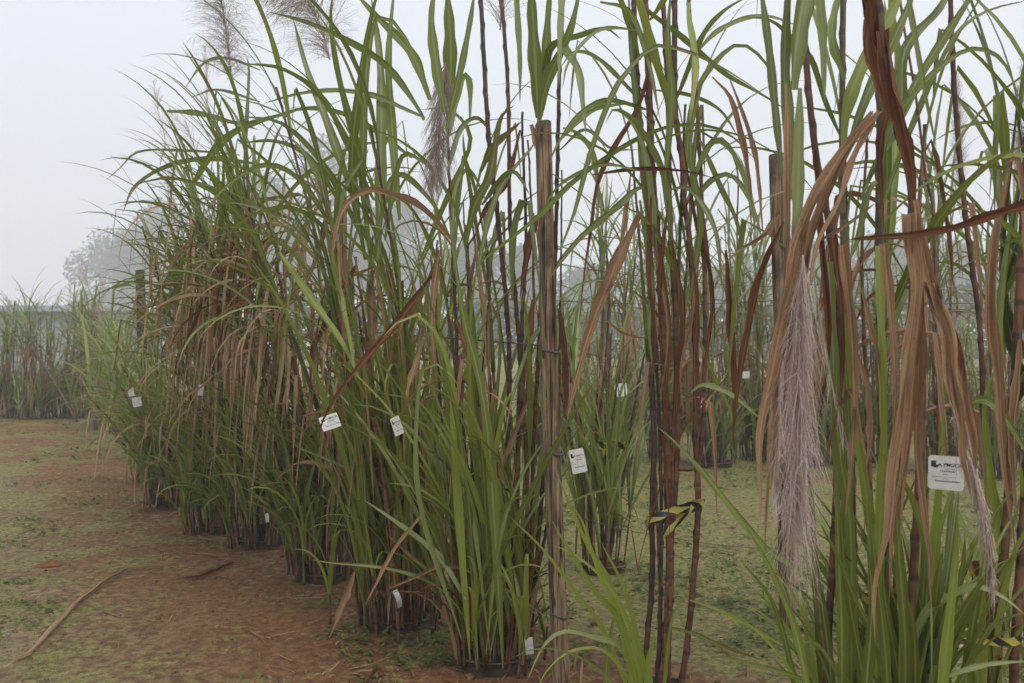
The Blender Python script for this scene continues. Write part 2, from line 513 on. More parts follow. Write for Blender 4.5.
class Clump:
    """one sugarcane stool: an Empty on the ground with its canes, leaves, shoots and flowers as parts"""

    def __init__(s, x, y, label, seed, group='sugarcane clumps planted in rows', lm='leaf', sm='stalk_dark', dm='dry'):
        s.o = Vector((x, y, gz(x, y)))
        s.root = empty('sugarcane_clump', s.o, label, 'sugarcane', group)
        s.rnd = random.Random(seed)
        s.lm, s.sm, s.dm = M[lm], M[sm], M[dm]
        s.n_leaf = s.n_dry = 0
        s.rest, s.rest_dry, s.rest_stem = MB(), MB(), MB()

    def put(s, mb, name, m):
        return mb.build(name, m, s.root, s.o)

    # a leaf followed with the eye: picture points, depth from Y0 to Y1, width in picture pixels
    def leaf(s, px, w, Y0, Y1=None, tone=.5, dry=0.0, m=None, name='leaf', roll=None, fold=.2, base=.32, keep=2.2, n=18, wave=.1, blunt=False):
        Y1 = Y0 if Y1 is None else Y1
        k = len(px) - 1
        P = [W(a, b, Y0 + (Y1 - Y0) * (i / k)) for i, (a, b) in enumerate(px)]
        for p in P: p.z = max(p.z, .015)
        mb = MB()
        if px[0][1] > 630 and base == .32: base = .14
        roll = s.rnd.uniform(-.5, .5) if roll is None else roll
        ribbon(mb, resample(P, n), w * (Y0 + Y1) / 2 / F * (.9 if name == 'dry_leaf' else .9), (1, 0, 0), fold, roll, tone, dry, base, keep, wave, s.rnd, True, blunt=blunt, crinkle=name == 'dry_leaf')
        if name == 'dry_leaf' and w >= 18 and not blunt:
            mb = MB(); px_m = (Y0 + Y1) / 2 / F
            for off, ww, cut in ((-.22, .62, 1.0), (.20, .50, .93), (.36, .26, .8), (-.40, .2, .72)):
                q = resample(P, n); q = q[:max(6, int(len(q) * cut))]
                dv = [Vector((off * w * px_m * (.55 + .9 * i / len(q)) + .004 * math.sin(i * .9 + off * 9), .012 * off + .006 * math.sin(i * .6 + off * 20), 0)) for i in range(len(q))]
                ribbon(mb, [a + b for a, b in zip(q, dv)], w * ww * px_m, (1, 0, 0), fold, roll + off * .8, min(1, max(0, tone + off * .5)), dry + off, base, keep, wave, s.rnd, True, crinkle=True)
        if name == 'leaf': s.n_leaf += 1
        if name == 'dry_leaf': s.n_dry += 1
        return s.put(mb, name, m or s.lm)

    def dead(s, px, w, Y0, Y1=None, tone=.5, m=None, **kw):
        kw.setdefault('fold', s.rnd.uniform(.3, .6)); kw.setdefault('wave', .22)
        return s.leaf(px, w, Y0, Y1, tone, s.rnd.random(), m or s.dm, 'dry_leaf', **kw)

    def cane_px(s, px, w, Y0, Y1=None, m=None, inter=.11, tone=None, taper=.85):
        Y1 = Y0 if Y1 is None else Y1
        k = len(px) - 1
        P = [W(a, b, Y0 + (Y1 - Y0) * (i / k)) for i, (a, b) in enumerate(px)]
        mb = MB()
        cane(mb, P, w * Y0 / F / 2 * .76, s.rnd, inter, 8, s.rnd.random() if tone is None else tone, taper if px[-1][1] < 5 else .4)
        return s.put(mb, 'stalk', m or s.sm)

    def cane_gen(s, h, lean, spread=.12, r=.011, m=None, ns=7, inter=.1):
        rnd = s.rnd
        a = rnd.random() * 2 * PI; q = spread * rnd.random() ** .6
        b = s.o + Vector((math.cos(a) * q, math.sin(a) * q, -.03))
        tx, ty = lean[0] + math.cos(a) * .22 * rnd.random() + rnd.gauss(0, .08), lean[1] + math.sin(a) * .22 * rnd.random() + rnd.gauss(0, .08)
        P = [b + Vector((tx * u ** 1.6, ty * u ** 1.6, h * u)) for u in (0, .25, .5, .75, 1)]
        mb = MB(); cane(mb, P, r * rnd.uniform(.85, 1.15), rnd, inter, ns, rnd.random(), .7)
        s.put(mb, 'stalk', m or s.sm)
        return resample(P, 20)

    def _emit(s, pts, w, az, tone, dry, m, is_dry, each, fold, wave, twist):
        name = 'dry_leaf' if is_dry else 'leaf'
        cnt = s.n_dry if is_dry else s.n_leaf
        if each and cnt < 99:
            mb = MB(); ribbon(mb, pts, w, horiz(az), fold, twist, tone, dry, .35, 2.2, wave, s.rnd, crinkle=is_dry)
            s.put(mb, name, m)
            if is_dry: s.n_dry += 1
            else: s.n_leaf += 1
        else:
            ribbon(s.rest_dry if is_dry else s.rest, pts, w, horiz(az), fold, twist, tone, dry, .35, 2.2, wave, s.rnd, crinkle=is_dry)

    def crown(s, P, n, L, w, bias=None, each=True, dry=.15, lo=.68, seg=11, droop=(1.0, 2.0), up=(.12, .6)):
        """green leaves of a cane, alternate on two sides, those higher up steeper; bias = azimuth most of them blow to"""
        rnd = s.rnd
        base_az = rnd.random() * 2 * PI
        mb = MB() if each else s.rest
        k0 = int(lo * 20) - 2
        tube(mb, P[k0:], [w * .40 * (1 - .92 * (i / (20 - k0)) ** 1.3) for i in range(21 - k0)], 6, rnd.random())
        if each: s.put(mb, 'leaf_sheath', s.lm)
        for k in range(n):
            u = lo + (1 - lo) * (k + rnd.random() * .6) / n
            p = P[min(20, int(u * 20))]
            az = base_az + PI * (k % 2) + rnd.gauss(0, .35)
            if bias is not None and rnd.random() < bias[1]: az = bias[0] + rnd.gauss(0, .55)
            f = k / max(1, n - 1)
            th = up[1] + (up[0] - up[1]) * f + rnd.uniform(-.06, .1)
            pts = blade_path(p, az, th, L * rnd.uniform(.75, 1.12), rnd.uniform(*droop) * (1.1 - .45 * f), seg, rnd.uniform(.45, .75) if rnd.random() < .22 else None, rnd.uniform(1.2, 2.0), rnd.uniform(-.5, .5))
            dd = max(0, min(1, rnd.gauss(dry, .16)))
            s._emit(pts, w * rnd.uniform(.7, 1.12), az, rnd.random(), dd, s.lm, False, each, rnd.uniform(.08, .28), .09, rnd.uniform(-.9, .9))

    def skirt(s, P, n, L, w, bias=None, each=True, lo=.2, hi=.72, seg=9, m=None):
        """dead leaves hanging down the cane"""
        rnd = s.rnd
        for k in range(n):
            u = rnd.uniform(lo, hi); p = P[min(19, int(u * 20))]
            az = rnd.random() * 2 * PI
            if bias is not None and rnd.random() < bias[1]: az = bias[0] + rnd.gauss(0, .7)
            pts = blade_path(p, az, rnd.uniform(.2, .9), L * rnd.uniform(.5, 1.1), rnd.uniform(1.8, 2.9), seg, rnd.choice((None, .05, .12, .2, .35)), rnd.uniform(.5, 1.1), rnd.uniform(-.6, .6))
            s._emit(pts, w * rnd.uniform(.5, 1.05), az, rnd.random() ** 2.2, rnd.random(), m or rnd.choice((s.dm, s.dm, s.dm, s.dm, M['dry_red'])), True, each, rnd.uniform(.2, .5), .25, rnd.uniform(-1.5, 1.5))

    def shoots(s, n, L, w, spread=.2, bias=None, blades=(4, 7), m=None, seg=9, dry=.05, droop=(.35, 1.3), merge=None):
        """young tillers from the base, each one a part with its few blades"""
        rnd = s.rnd
        for k in range(n):
            a = rnd.random() * 2 * PI; q = spread * rnd.random() ** .5
            b = s.o + Vector((math.cos(a) * q, math.sin(a) * q, .03))
            mb = merge or MB()
            ax = (rnd.gauss(0, .06) + math.cos(a) * .12, rnd.gauss(0, .06) + math.sin(a) * .12)
            hh = L * rnd.uniform(.18, .42)
            sb = MB() if merge is None else s.rest_stem
            top = b + Vector((ax[0] * hh, ax[1] * hh, hh))
            tube(sb, resample([b, b.lerp(top, .5), top], 6), [w * (.28 - .02 * i) for i in range(7)], 6, rnd.random(), vs=[i * .4 for i in range(7)])
            for j in range(rnd.randint(*blades)):
                az = rnd.random() * 2 * PI
                if bias is not None and rnd.random() < bias[1]: az = bias[0] + rnd.gauss(0, .8)
                q2 = rnd.uniform(.35, 1.1)
                p = b + Vector((ax[0] * hh, ax[1] * hh, hh)) * q2
                pts = blade_path(p, az, abs(rnd.gauss(.1, .16)) + .03, L * rnd.uniform(.55, 1.1), rnd.uniform(*droop), seg, None, rnd.uniform(1.4, 2.4), rnd.uniform(-.5, .5))
                ribbon(mb, pts, w * rnd.uniform(.65, 1.1), horiz(az), rnd.uniform(.1, .3), rnd.uniform(-.8, .8), rnd.random(), max(0, rnd.gauss(dry, .12)), .6, 2.3, 0, rnd)
            if merge is None:
                so = s.put(mb, 'shoot', m or rnd.choice((s.lm, M['leaf_light'], M['leaf_light'], M['leaf_grey'])))
                sb.build('shoot_stem', rnd.choice((M['stalk_brown'], M['stalk_brown'], M['stalk_grey'], M['stalk_green'])), so, s.o)

    def sheaths(s, n, h=(.1, .7), w=.03, spread=.14, m=None):
        """papery old sheaths standing round the foot"""
        rnd = s.rnd
        for k in range(n):
            a = rnd.random() * 2 * PI; q = spread * (.5 + .5 * rnd.random())
            p = s.o + Vector((math.cos(a) * q, math.sin(a) * q, rnd.uniform(.02, .2)))
            L = rnd.uniform(*h)
            pts = blade_path(p, a, rnd.uniform(-.05, .25), L, rnd.choice((.2, .5, 1.8)), 7, None, 1.6)
            mb = MB() if s.n_dry < 99 else s.rest_dry
            ribbon(mb, pts, w * rnd.uniform(.6, 1.1), horiz(a), .35, rnd.uniform(-.5, .5), rnd.random(), rnd.random(), .9, 4, .2, rnd)
            if mb is not s.rest_dry: s.put(mb, 'dry_leaf', m or rnd.choice((s.dm, M['dry_red']))); s.n_dry += 1

    def plume(s, axis, n=120, blen=.2, wid=.0014, m='plume', **kw):
        mb = MB(); plume_mesh(mb, axis, 0, s.rnd, n, blen, wid, **kw)
        return s.put(mb, 'flower_plume', M[m])

    def end(s, tag_rest='foliage'):
        if s.rest.f:
            o = s.put(s.rest, tag_rest, s.lm)
            if tag_rest != 'foliage' or s.n_leaf: o['kind'] = 'stuff'
        if s.rest_stem.f: s.put(s.rest_stem, 'young_stems', M['stalk_grey'])['kind'] = 'stuff'
        if s.rest_dry.f:
            o = s.put(s.rest_dry, 'dead_foliage', s.dm)
            if s.n_dry: o['kind'] = 'stuff'
        return s


def pot(x, y, label, r=.17, h=.2, seed=0):
    rnd = random.Random(seed)
    z = gz(x, y)
    root = empty('plant_pot', (x, y, z), label, 'pot', 'black pots under the sugarcane clumps')
    mb = MB(); k = 20
    prof = [(r * .9, -.03), (r * .95, h * .35), (r, h * .86), (r * 1.07, h * .87), (r * 1.07, h), (r * .98, h), (r * .96, h * .9)]
    ph = rnd.random() * 6
    for rr, zz in prof:
        for i in range(k):
            a = 2 * PI * i / k
            d = 1 + .05 * math.sin(2 * a + ph) + .02 * math.sin(5 * a + ph * 2)
            mb.add((math.cos(a) * rr * d, math.sin(a) * rr * d, zz), i / k, zz)
    for j in range(len(prof) - 1):
        for i in range(k):
            i2 = (i + 1) % k
            mb.f.append((j * k + i, j * k + i2, (j + 1) * k + i2, (j + 1) * k + i))
    mb.build('pot_wall', M['plastic_black'], root)
    mb = MB(); c = mb.add((0, 0, h * .93), 0, 0)
    ring = [mb.add((math.cos(2 * PI * i / k) * r * .97, math.sin(2 * PI * i / k) * r * .97, h * .86), 0, 0) for i in range(k)]
    for i in range(k): mb.f.append((c, ring[i], ring[(i + 1) % k]))
    mb.build('soil', M['pot_soil'], root)
    return root


BIAS_L = (math.radians(205), .55)               # leaves of the left half blow over the path

# ================================================================== the setting
def build_ground():
    mb = MB()
    xs = [-230, -160, -90, -55, -35, -24] + [-18 + i * .25 for i in range(52)] + [-5 + i * .06 for i in range(150)] + [4 + i * .25 for i in range(24)] + [14, 20, 30, 50, 90, 160, 230]
    ys = [-20, -8, -2, 0, 1, 2] + [2.6 + i * .06 for i in range(110)] + [9.2 + i * .25 for i in range(60)] + [27, 31, 36, 45, 60, 90, 180, 258]
    for y in ys:
        for x in xs: mb.add((x, y, gz(x, y)), x, y)
    nx = len(xs)
    for j in range(len(ys) - 1):
        for i in range(nx - 1):
            mb.f.append((j * nx + i, j * nx + i + 1, (j + 1) * nx + i + 1, (j + 1) * nx + i))
    o = mb.build('ground', M['ground']); o['kind'] = 'structure'


build_ground()


def row_d(x, y):
    return x * .84 + (y - 4.4) * .54


def build_weeds():
    """low weeds and moss tufts that cover parts of the ground"""
    rnd = random.Random(5)
    mb = MB()
    n = 0
    while n < 6500:
        y = 2.6 + 16 * rnd.random() ** 1.6
        x = rnd.uniform(-.62, .62) * y
        v = mnoise.noise(Vector((x * .8, y * .8, 1.3))) + .5 * mnoise.noise(Vector((x * 2.9, y * 2.9, 9.3)))
        d = row_d(x, y)
        if v < (.16 if -1.6 < d < .4 else -.02): continue
        n += 1
        z = gz(x, y)
        s0 = rnd.choice((.012, .016, .022, .03)) * (1.0 + y * .03)
        for k in range(rnd.randint(3, 7)):
            a = rnd.random() * 2 * PI; L = s0 * rnd.uniform(.7, 1.6)
            p = Vector((x + rnd.gauss(0, s0), y + rnd.gauss(0, s0), z + rnd.uniform(0, .01)))
            d1 = Vector((math.cos(a), math.sin(a), rnd.uniform(.1, .9))) * L
            sd = Vector((-math.sin(a), math.cos(a), 0)) * L * rnd.uniform(.16, .32)
            t = rnd.random()
            i = [mb.add(p, .5, 0, t), mb.add(p + d1 * .5 + sd, 1, .5, t), mb.add(p + d1 + Vector((0, 0, -L * .25)), .5, 1, t), mb.add(p + d1 * .5 - sd, 0, .5, t)]
            mb.f.append(tuple(i))
    for q in range(26000):                        # short grass and moss blades
        y = 2.8 + 8.5 * rnd.random() ** 1.25
        x = rnd.uniform(-.6, .6) * y
        d = row_d(x, y)
        v = mnoise.noise(Vector((x * 1.1, y * 1.1, 5.3))) + .6 * mnoise.noise(Vector((x * 3.7, y * 3.7, 2.3)))
        if v < (.35 if -1.5 < d < .35 else (-.05 if d > 0 else .02)): continue
        z = gz(x, y); a = rnd.random() * 2 * PI; L = rnd.uniform(.008, .028); t = rnd.random()
        e = Vector((math.cos(a), math.sin(a), 0)) * L * rnd.uniform(.15, .9); sd = Vector((-math.sin(a), math.cos(a), 0)) * L * .12
        p = Vector((x, y, z - .002))
        mb.f.append((mb.add(p - sd, 0, 0, t), mb.add(p + sd, 1, 0, t), mb.add(p + e + Vector((0, 0, L * .7)), .5, 1, t)))
    # a few leafy weed patches at the feet of the clumps
    for cx, cy in ((-.30, 4.75), (-.2, 4.9), (-.62, 5.1), (.75, 5.9), (.95, 6.2), (1.35, 5.3), (1.25, 5.6), (-.95, 5.75), (.7, 6.6), (1.6, 5.0), (1.15, 4.9)):
        for q in range(34):
            x, y = cx + rnd.gauss(0, .13), cy + rnd.gauss(0, .13); z = gz(x, y)
            hgt = rnd.uniform(.01, .09)
            for k in range(4):
                a = rnd.random() * 2 * PI; L = rnd.uniform(.018, .045)
                p = Vector((x, y, z + hgt * (k + 1) / 4)); d1 = Vector((math.cos(a), math.sin(a), rnd.uniform(-.2, .5))) * L
                sd = Vector((-math.sin(a), math.cos(a), 0)) * L * .3; t = rnd.random()
                mb.f.append((mb.add(p, .5, 0, t), mb.add(p + d1 * .5 + sd, 1, .5, t), mb.add(p + d1, .5, 1, t), mb.add(p + d1 * .5 - sd, 0, .5, t)))
    o = mb.build('weeds', M['weed'], smooth=False)
    tag(o, 'low green weeds and moss tufts scattered over the soil', 'weeds', kind='stuff')
    mb = MB()
    for q in range(1100):                          # bits of dead leaf on the soil
        y = 3.4 + 12 * rnd.random() ** 1.5; d = rnd.gauss(.05, .45)
        x = (d - (y - 4.4) * .54) / .84
        if rnd.random() < .35: x = rnd.uniform(-.55, .55) * y
        L = rnd.uniform(.02, .16) * (1 if rnd.random() < .7 else 1.8); a = rnd.random() * PI
        dv = Vector((math.cos(a), math.sin(a), 0)) * L
        p = Vector((x, y, 0)); P = []
        for u in (0, .5, 1):
            q2 = p + dv * u; q2.z = gz(q2.x, q2.y) + .006 + (.012 * rnd.random() if u else 0); P.append(q2)
        ribbon(mb, resample(P, 4), rnd.uniform(.004, .014), horiz(a), .25, .4, rnd.random(), rnd.random(), .8, 3, .1, rnd)
    cb = MB()
    for q in range(2600):                         # crumbs and small clods of earth
        y = 2.8 + 9 * rnd.random() ** 1.4; d = rnd.gauss(-.2, 1.0)
        x = (d - (y - 4.4) * .54) / .84
        if rnd.random() < .5: x = rnd.uniform(-.6, .6) * y
        r = rnd.uniform(.004, .013) * (1 if rnd.random() < .93 else 2.2); z = gz(x, y)
        vs = [cb.add((x + math.cos(a) * r * rnd.uniform(.7, 1.2), y + math.sin(a) * r * rnd.uniform(.7, 1.2), z + h * r), 0, 0) for h, m_ in ((-.3, 5), (.5, 5)) for a in [2 * PI * i / 5 + h for i in range(5)]]
        tp = cb.add((x, y, z + r * .9), 0, 0)
        for i in range(5):
            cb.f.append((vs[i], vs[(i + 1) % 5], vs[5 + (i + 1) % 5], vs[5 + i])); cb.f.append((vs[5 + i], vs[5 + (i + 1) % 5], tp))
    o = cb.build('soil_crumbs', M['crumb'])
    tag(o, 'small crumbs and clods of damp earth scattered on the soil', 'soil crumbs', kind='stuff')
    o = mb.build('leaf_litter', M['dry'])
    tag(o, 'small scraps of dead cane leaf strewn along the rows', 'leaf litter', kind='stuff')


build_weeds()

# ================================================================== far trees, shed
def tree(px, top, Y, wpx, label, seed, n=2600):
    rnd = random.Random(seed)
    x = (px - CX) / F * Y; h = H + (CY - top) / F * Y; wd = wpx / F * Y
    root = empty('tree', (x, Y, 0), label, 'tree', 'trees in the fog behind the field')
    mb = MB()
    tr = [Vector((0, 0, -.1)), Vector((rnd.uniform(-.15, .15), 0, h * .3)), Vector((rnd.uniform(-.3, .3), rnd.uniform(-.2, .2), h * .72))]
    tube(mb, resample(tr, 8), [.03 * h * (1 - .8 * i / 8) for i in range(9)], 8)
    lobes = []
    for k in range(11):
        a = k * 2.4 + rnd.random(); u = rnd.random()
        lz = h * (.32 + .56 * u); rr = wd * .5 * (.95 - .55 * u) * rnd.uniform(.45, 1.0)
        c = Vector((math.cos(a) * rr, math.sin(a) * rr * .8, lz))
        R = wd * rnd.uniform(.14, .25)
        lobes.append((c, R))
        st = tr[1].lerp(tr[2], u * .8)
        tube(mb, resample([st, st.lerp(c, .5) + Vector((0, 0, .15)), c], 5), [.009 * h * (1 - .14 * i) for i in range(6)], 5)
    lobes.append((Vector((tr[2].x, 0, h - wd * .14)), wd * .17))
    mb.build('trunk', M['bark'], root)
    mb = MB()
    for q in range(n):
        c, R = rnd.choice(lobes)
        d = Vector((rnd.gauss(0, 1), rnd.gauss(0, 1), rnd.gauss(0, .8))).normalized() * R * (.35 + .75 * rnd.random() ** .6)
        p = c + d; p.z = max(p.z, .4)
        s = rnd.uniform(.15, .34) * (h / 9) ** .5
        ax = Vector((rnd.gauss(0, 1), rnd.gauss(0, 1), rnd.gauss(0, 1))).normalized(); b = ax.orthogonal().normalized() * s
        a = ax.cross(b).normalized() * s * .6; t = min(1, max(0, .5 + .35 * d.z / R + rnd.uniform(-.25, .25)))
        mb.f.append((mb.add(p - b, 0, 0, t), mb.add(p + a, 0, 1, t), mb.add(p + b, 1, 1, t), mb.add(p - a, 1, 0, t)))
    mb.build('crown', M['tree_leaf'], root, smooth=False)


for k, (px, top, Y, wp, lab) in enumerate((
        (126, 232, 44, 125, 'rounded tree fading in fog just beside the dark fence post'),
        (168, 203, 42, 130, 'foggy broad tree standing between dark fence post and tall leaning clumps'),
        (250, 170, 40, 150, 'tall foggy tree behind the arching tips of the leaning clumps'),
        (325, 140, 38, 150, 'tallest tree in the fog, behind the grey weathered post'),
        (398, 196, 42, 110, 'foggy tree filling the gap beside the drooping brown plume'),
        (470, 244, 48, 90, 'grey foggy tree seen between dark canes and the drooping plume'),
        (522, 247, 50, 80, 'small foggy tree seen just beside the tall foreground post'),
        (585, 268, 52, 90, 'low foggy tree past the tall foreground post'),
        (655, 262, 54, 100, 'low foggy tree behind the bare red brown canes'),
        (735, 262, 52, 100, 'foggy tree behind the gap next to the second tall post'),
        (812, 242, 50, 100, 'foggy tree behind the big hanging grey plume'),
        (885, 232, 50, 105, 'foggy tree behind the wide hanging tan leaves'),
        (955, 243, 52, 100, 'foggy tree below the pale upright far plumes'),
        (1018, 236, 50, 100, 'foggy tree at the edge beyond the horizontal brown leaf'),
        (1085, 238, 50, 100, 'foggy tree cut by the frame past the horizontal brown leaf'))):
    tree(px, top, Y * (5.1 if px < 440 else 3.6), wp, lab, 100 + k, 9000)


def hedge(x0, x1, top, Y, label, seed):
    """a low dense bush bank under the far trees"""
    rnd = random.Random(seed)
    xa, xb = (x0 - CX) / F * Y, (x1 - CX) / F * Y
    root = empty('bush', ((xa + xb) / 2, Y, 0), label, 'bush', 'bushes under the far trees')
    h = H + (CY - top) / F * Y; c0 = (xa + xb) / 2; hw = (xb - xa) / 2
    mb = MB()
    for k in range(7):
        u = -0.8 + k * .27
        tube(mb, resample([Vector((u * hw * .5, rnd.uniform(-.3, .3), -.05)), Vector((u * hw * .8, 0, h * .4)), Vector((u * hw, rnd.uniform(-.5, .5), h * .8))], 4), [.06, .05, .04, .03, .02], 5)
    mb.build('stem', M['bark'], root)
    mb = MB()
    for q in range(3600):
        u = rnd.uniform(-1, 1); z = rnd.random() ** .8
        hh = h * (.82 + .18 * mnoise.noise(Vector((u * 3, seed, 0))) + .1 * mnoise.noise(Vector((u * 9, seed, 4)))) * (1 - .5 * abs(u) ** 4)
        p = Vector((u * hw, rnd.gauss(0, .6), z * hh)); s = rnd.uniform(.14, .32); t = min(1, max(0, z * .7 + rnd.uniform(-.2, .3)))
        ax = Vector((rnd.gauss(0, 1), rnd.gauss(0, 1), rnd.gauss(0, 1))).normalized(); b = ax.orthogonal().normalized() * s; a = ax.cross(b).normalized() * s * .6
        mb.f.append((mb.add(p - b, 0, 0, t), mb.add(p + a, 0, 1, t), mb.add(p + b, 1, 1, t), mb.add(p - a, 1, 0, t)))
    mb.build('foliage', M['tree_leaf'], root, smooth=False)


for k, (a, b, t, Y, lab) in enumerate((
        (40, 150, 296, 40, 'low foggy bush beyond the thin pale post'), (140, 250, 290, 41, 'low foggy bush behind the olive arching leaves'),
        (240, 350, 286, 40, 'low foggy bush behind the straw coloured leaf mass'), (340, 450, 288, 41, 'low foggy bush behind the leafy central fan'),
        (440, 560, 292, 40, 'low grey bush in fog between the dark canes and tall post'),
        (560, 690, 300, 41, 'low foggy bush behind the white blank tag'),
        (680, 800, 296, 40, 'low foggy bush behind the second tall post'),
        (800, 930, 274, 39, 'foggy bush behind the wide hanging tan leaves'),
        (920, 1070, 270, 38, 'foggy bush behind the pale upright far plumes'))):
    hedge(a, b, t, Y * 2.2, lab, 300 + k)


def shed():
    Y = 50; x0, x1 = -48.0, (104 - CX) / F * Y; h = 3.2
    root = empty('shed', ((x0 + x1) / 2, Y, 0), 'long low grey shed with flat sheet roof fading in fog', 'shed')
    def box(name, m, ax, bx, ay, by, az, bz):
        mb = MB(); c = (x0 + x1) / 2
        v = [mb.add((x - c, y - Y, z), 0, 0) for z in (az, bz) for y in (ay, by) for x in (ax, bx)]
        mb.f += [(0, 2, 3, 1), (4, 5, 7, 6), (0, 1, 5, 4), (2, 6, 7, 3), (0, 4, 6, 2), (1, 3, 7, 5)]
        return mb.build(name, m, root, smooth=False)
    box('wall', M['shed_wall'], x0, x1, Y, Y + 4, -.05, h - .19)
    mb = MB(); c = (x0 + x1) / 2; n = 120        # corrugated roof, a shallow slope towards the field
    for j, (yy, zz) in enumerate(((Y - .5, h - .22), (Y + 4.5, h + .25))):
        for i in range(n + 1):
            mb.add((x0 - .3 - c + (x1 - x0 + .6) * i / n, yy - Y, zz + .03 * (i % 2)), i / n, j)
    for i in range(n): mb.f.append((i, i + 1, n + 2 + i, n + 1 + i))
    r = mb.build('roof', M['shed_roof'], root, smooth=False)
    md = r.modifiers.new('thickness', 'SOLIDIFY'); md.thickness = .03
    for xx in (x0 + 1, x0 + 5, x0 + 9, x1 - .4):
        box('post', M['wood'], xx - .06, xx + .06, Y - .38, Y - .26, -.05, h - .2)


shed()

# ================================================================== fence posts, wires
def post(px_top, y_top, x_base, Y, r, label, seed, rings=3, m='wood'):
    rnd = random.Random(seed)
    t = W(px_top, y_top, Y); b = Vector(((x_base - CX) / F * Y, Y, -.1))
    root = empty('fence_post', (b.x, b.y, 0), label, 'post', 'wooden fence posts along the cane rows')
    mb = MB(); n = 26; q = resample([b, b.lerp(t, .5) + Vector((rnd.uniform(-.01, .01), 0, 0)), t], n)
    ns = 14; last = None
    for i, p in enumerate(q):
        ring = []
        for k in range(ns):
            a = 2 * PI * k / ns
            rr = r * (1.04 - .1 * i / n) * (1 + .06 * mnoise.noise(Vector((math.cos(a) * 1.5, math.sin(a) * 1.5, i * .12 + seed))) + .03 * mnoise.noise(Vector((math.cos(a) * 5, math.sin(a) * 5, i * .5 + seed))))
            ring.append(mb.add(p + Vector((math.cos(a) * rr, math.sin(a) * rr, (.012 * math.cos(a + seed) if i == n else 0))), k / ns, i / n))
        if last:
            for k in range(ns): mb.f.append((last[k], last[(k + 1) % ns], ring[(k + 1) % ns], ring[k]))
        last = ring
    mb.f.append(tuple(last))
    mb.build('post_shaft', M[m], root, Vector((b.x, b.y, 0)))
    for k in range(rings):                        # wraps of tie wire round the post
        u = (.18, .45, .62, .83)[k]; p = b.lerp(t, u); mb = MB()
        c = [p + Vector((math.cos(a) * r * 1.09, math.sin(a) * r * 1.09, .006 * math.sin(a * 2))) for a in [2 * PI * i / 16 for i in range(17)]]
        tube(mb, c, .0045, 5)
        mb.build('tie_wire', M['wire'], root, Vector((b.x, b.y, 0)))
    return t, b


PT, PB = post(543, 124, 563, 4.2, .036, 'tall weathered grey post between the dark canes and bare red canes', 1, 3)
post(776, 157, 788, 5.2, .042, 'grey post rising behind the big hanging grey plume', 2)
post(341, 190, 345, 6.3, .040, 'grey weathered post amid the green blades and dry leaves', 3, 2)
post(229, 229, 233, 8.6, .050, 'dark post almost buried among hanging dry leaves', 4, 1, 'wood_ring')
post(140, 270, 146, 11.7, .056, 'dark post standing clear above the small paired tags', 5, 2, 'wood_ring')
post(94, 309, 95, 17.0, .060, 'thin pale post fading in fog at the end of the row', 6, 1)
post(1052, 150, 1056, 4.5, .045, 'post just out of frame past the hanging canes', 7, 1)


def wire(pts, label, r=.0016, sag=.02, name='fence_wire', cat='wire', group='fence wires strung between the posts', knots=0):
    mb = MB(); P = []
    for i in range(len(pts) - 1):
        for k in range(8):
            u = k / 8; p = pts[i].lerp(pts[i + 1], u); p.z -= sag * 4 * u * (1 - u); P.append(p)
    P.append(pts[-1])
    tube(mb, P, r, 5)
    for k in range(knots):                        # twisted barbs
        j = (k + 1) * len(P) // (knots + 1); p = P[j]
        for d in ((.02, .005, .018), (-.012, 0, .022), (.006, .01, -.02)):
            e = p + Vector(d); f = p - Vector(d) * .6
            tube(mb, [f, p, e], r * .9, 4)
    o = mb.build(name, M['wire'], None, pts[0])
    return tag(o, label, cat, group)


wire([W(544, 262, 4.2), W(778, 287, 5.2), W(1053, 252, 4.5)], 'rusty top wire crossing behind the hanging tan leaves', knots=6)
wire([W(545, 300, 4.2), W(780, 300, 5.2), W(1053, 300, 4.5)], 'rusty second wire a hand below the top wire', knots=5)
wire([W(556, 508, 4.25), W(660, 535, 4.9), W(786, 548, 5.2)], 'thin low wire sagging behind the striped tape')
wire([W(346, 330, 6.3), W(550, 346, 4.25)], 'dark wire rod running from grey post to tall post', .004, 0)
wire([W(141, 300, 11.7), W(230, 280, 8.6), W(342, 262, 6.3)], 'wire strung along the dense leafy end of the row')

# ================================================================== the near clumps
RC = random.Random(77)

# ---- big clump at the right edge of the view
a0 = Clump(1.10, 3.0, 'broad leaved clump with hanging grey plume and wide tan dry leaves', 1, sm='stalk_green', lm='leaf', dm='dry')
Y = 3.0
a0.cane_px([(826, 760), (828, 640), (836, 500), (838, 330), (831, 239), (815, 148), (806, 60), (800, -20)], 11, 2.95, 3.0, M['stalk_brown'])
a0.cane_px([(856, 770), (851, 600), (846, 400), (843, 239), (842, 144), (843, 7), (844, -40)], 10, 3.1, 3.1)
a0.cane_px([(893, 780), (886, 600), (882, 400), (879, 232), (880, 88), (876, -20)], 12, 2.95, 2.95, M['stalk_green'])
a0.cane_px([(905, 780), (912, 600), (922, 400), (913, 216), (908, 169), (895, 116), (882, 35), (876, -30)], 12, 2.85, 2.8, M['stalk_brown'])
a0.cane_px([(930, 780), (936, 600), (938, 420), (934, 225), (926, 176), (916, 98), (903, 21), (898, -20)], 5, 3.0, 3.2, M['stalk_brown'], taper=.7)
a0.cane_px([(870, 780), (872, 560), (866, 380), (862, 250), (868, 120)], 9, 3.15, 3.15, M['stalk_brown'])
a0.cane_px([(840, 780), (818, 600), (806, 430), (794, 300), (787, 200), (785, 90), (786, -20)], 5, 2.9, 2.9, M['stalk_green'], taper=.8)
D = M['dry']; DR = M['dry_red']
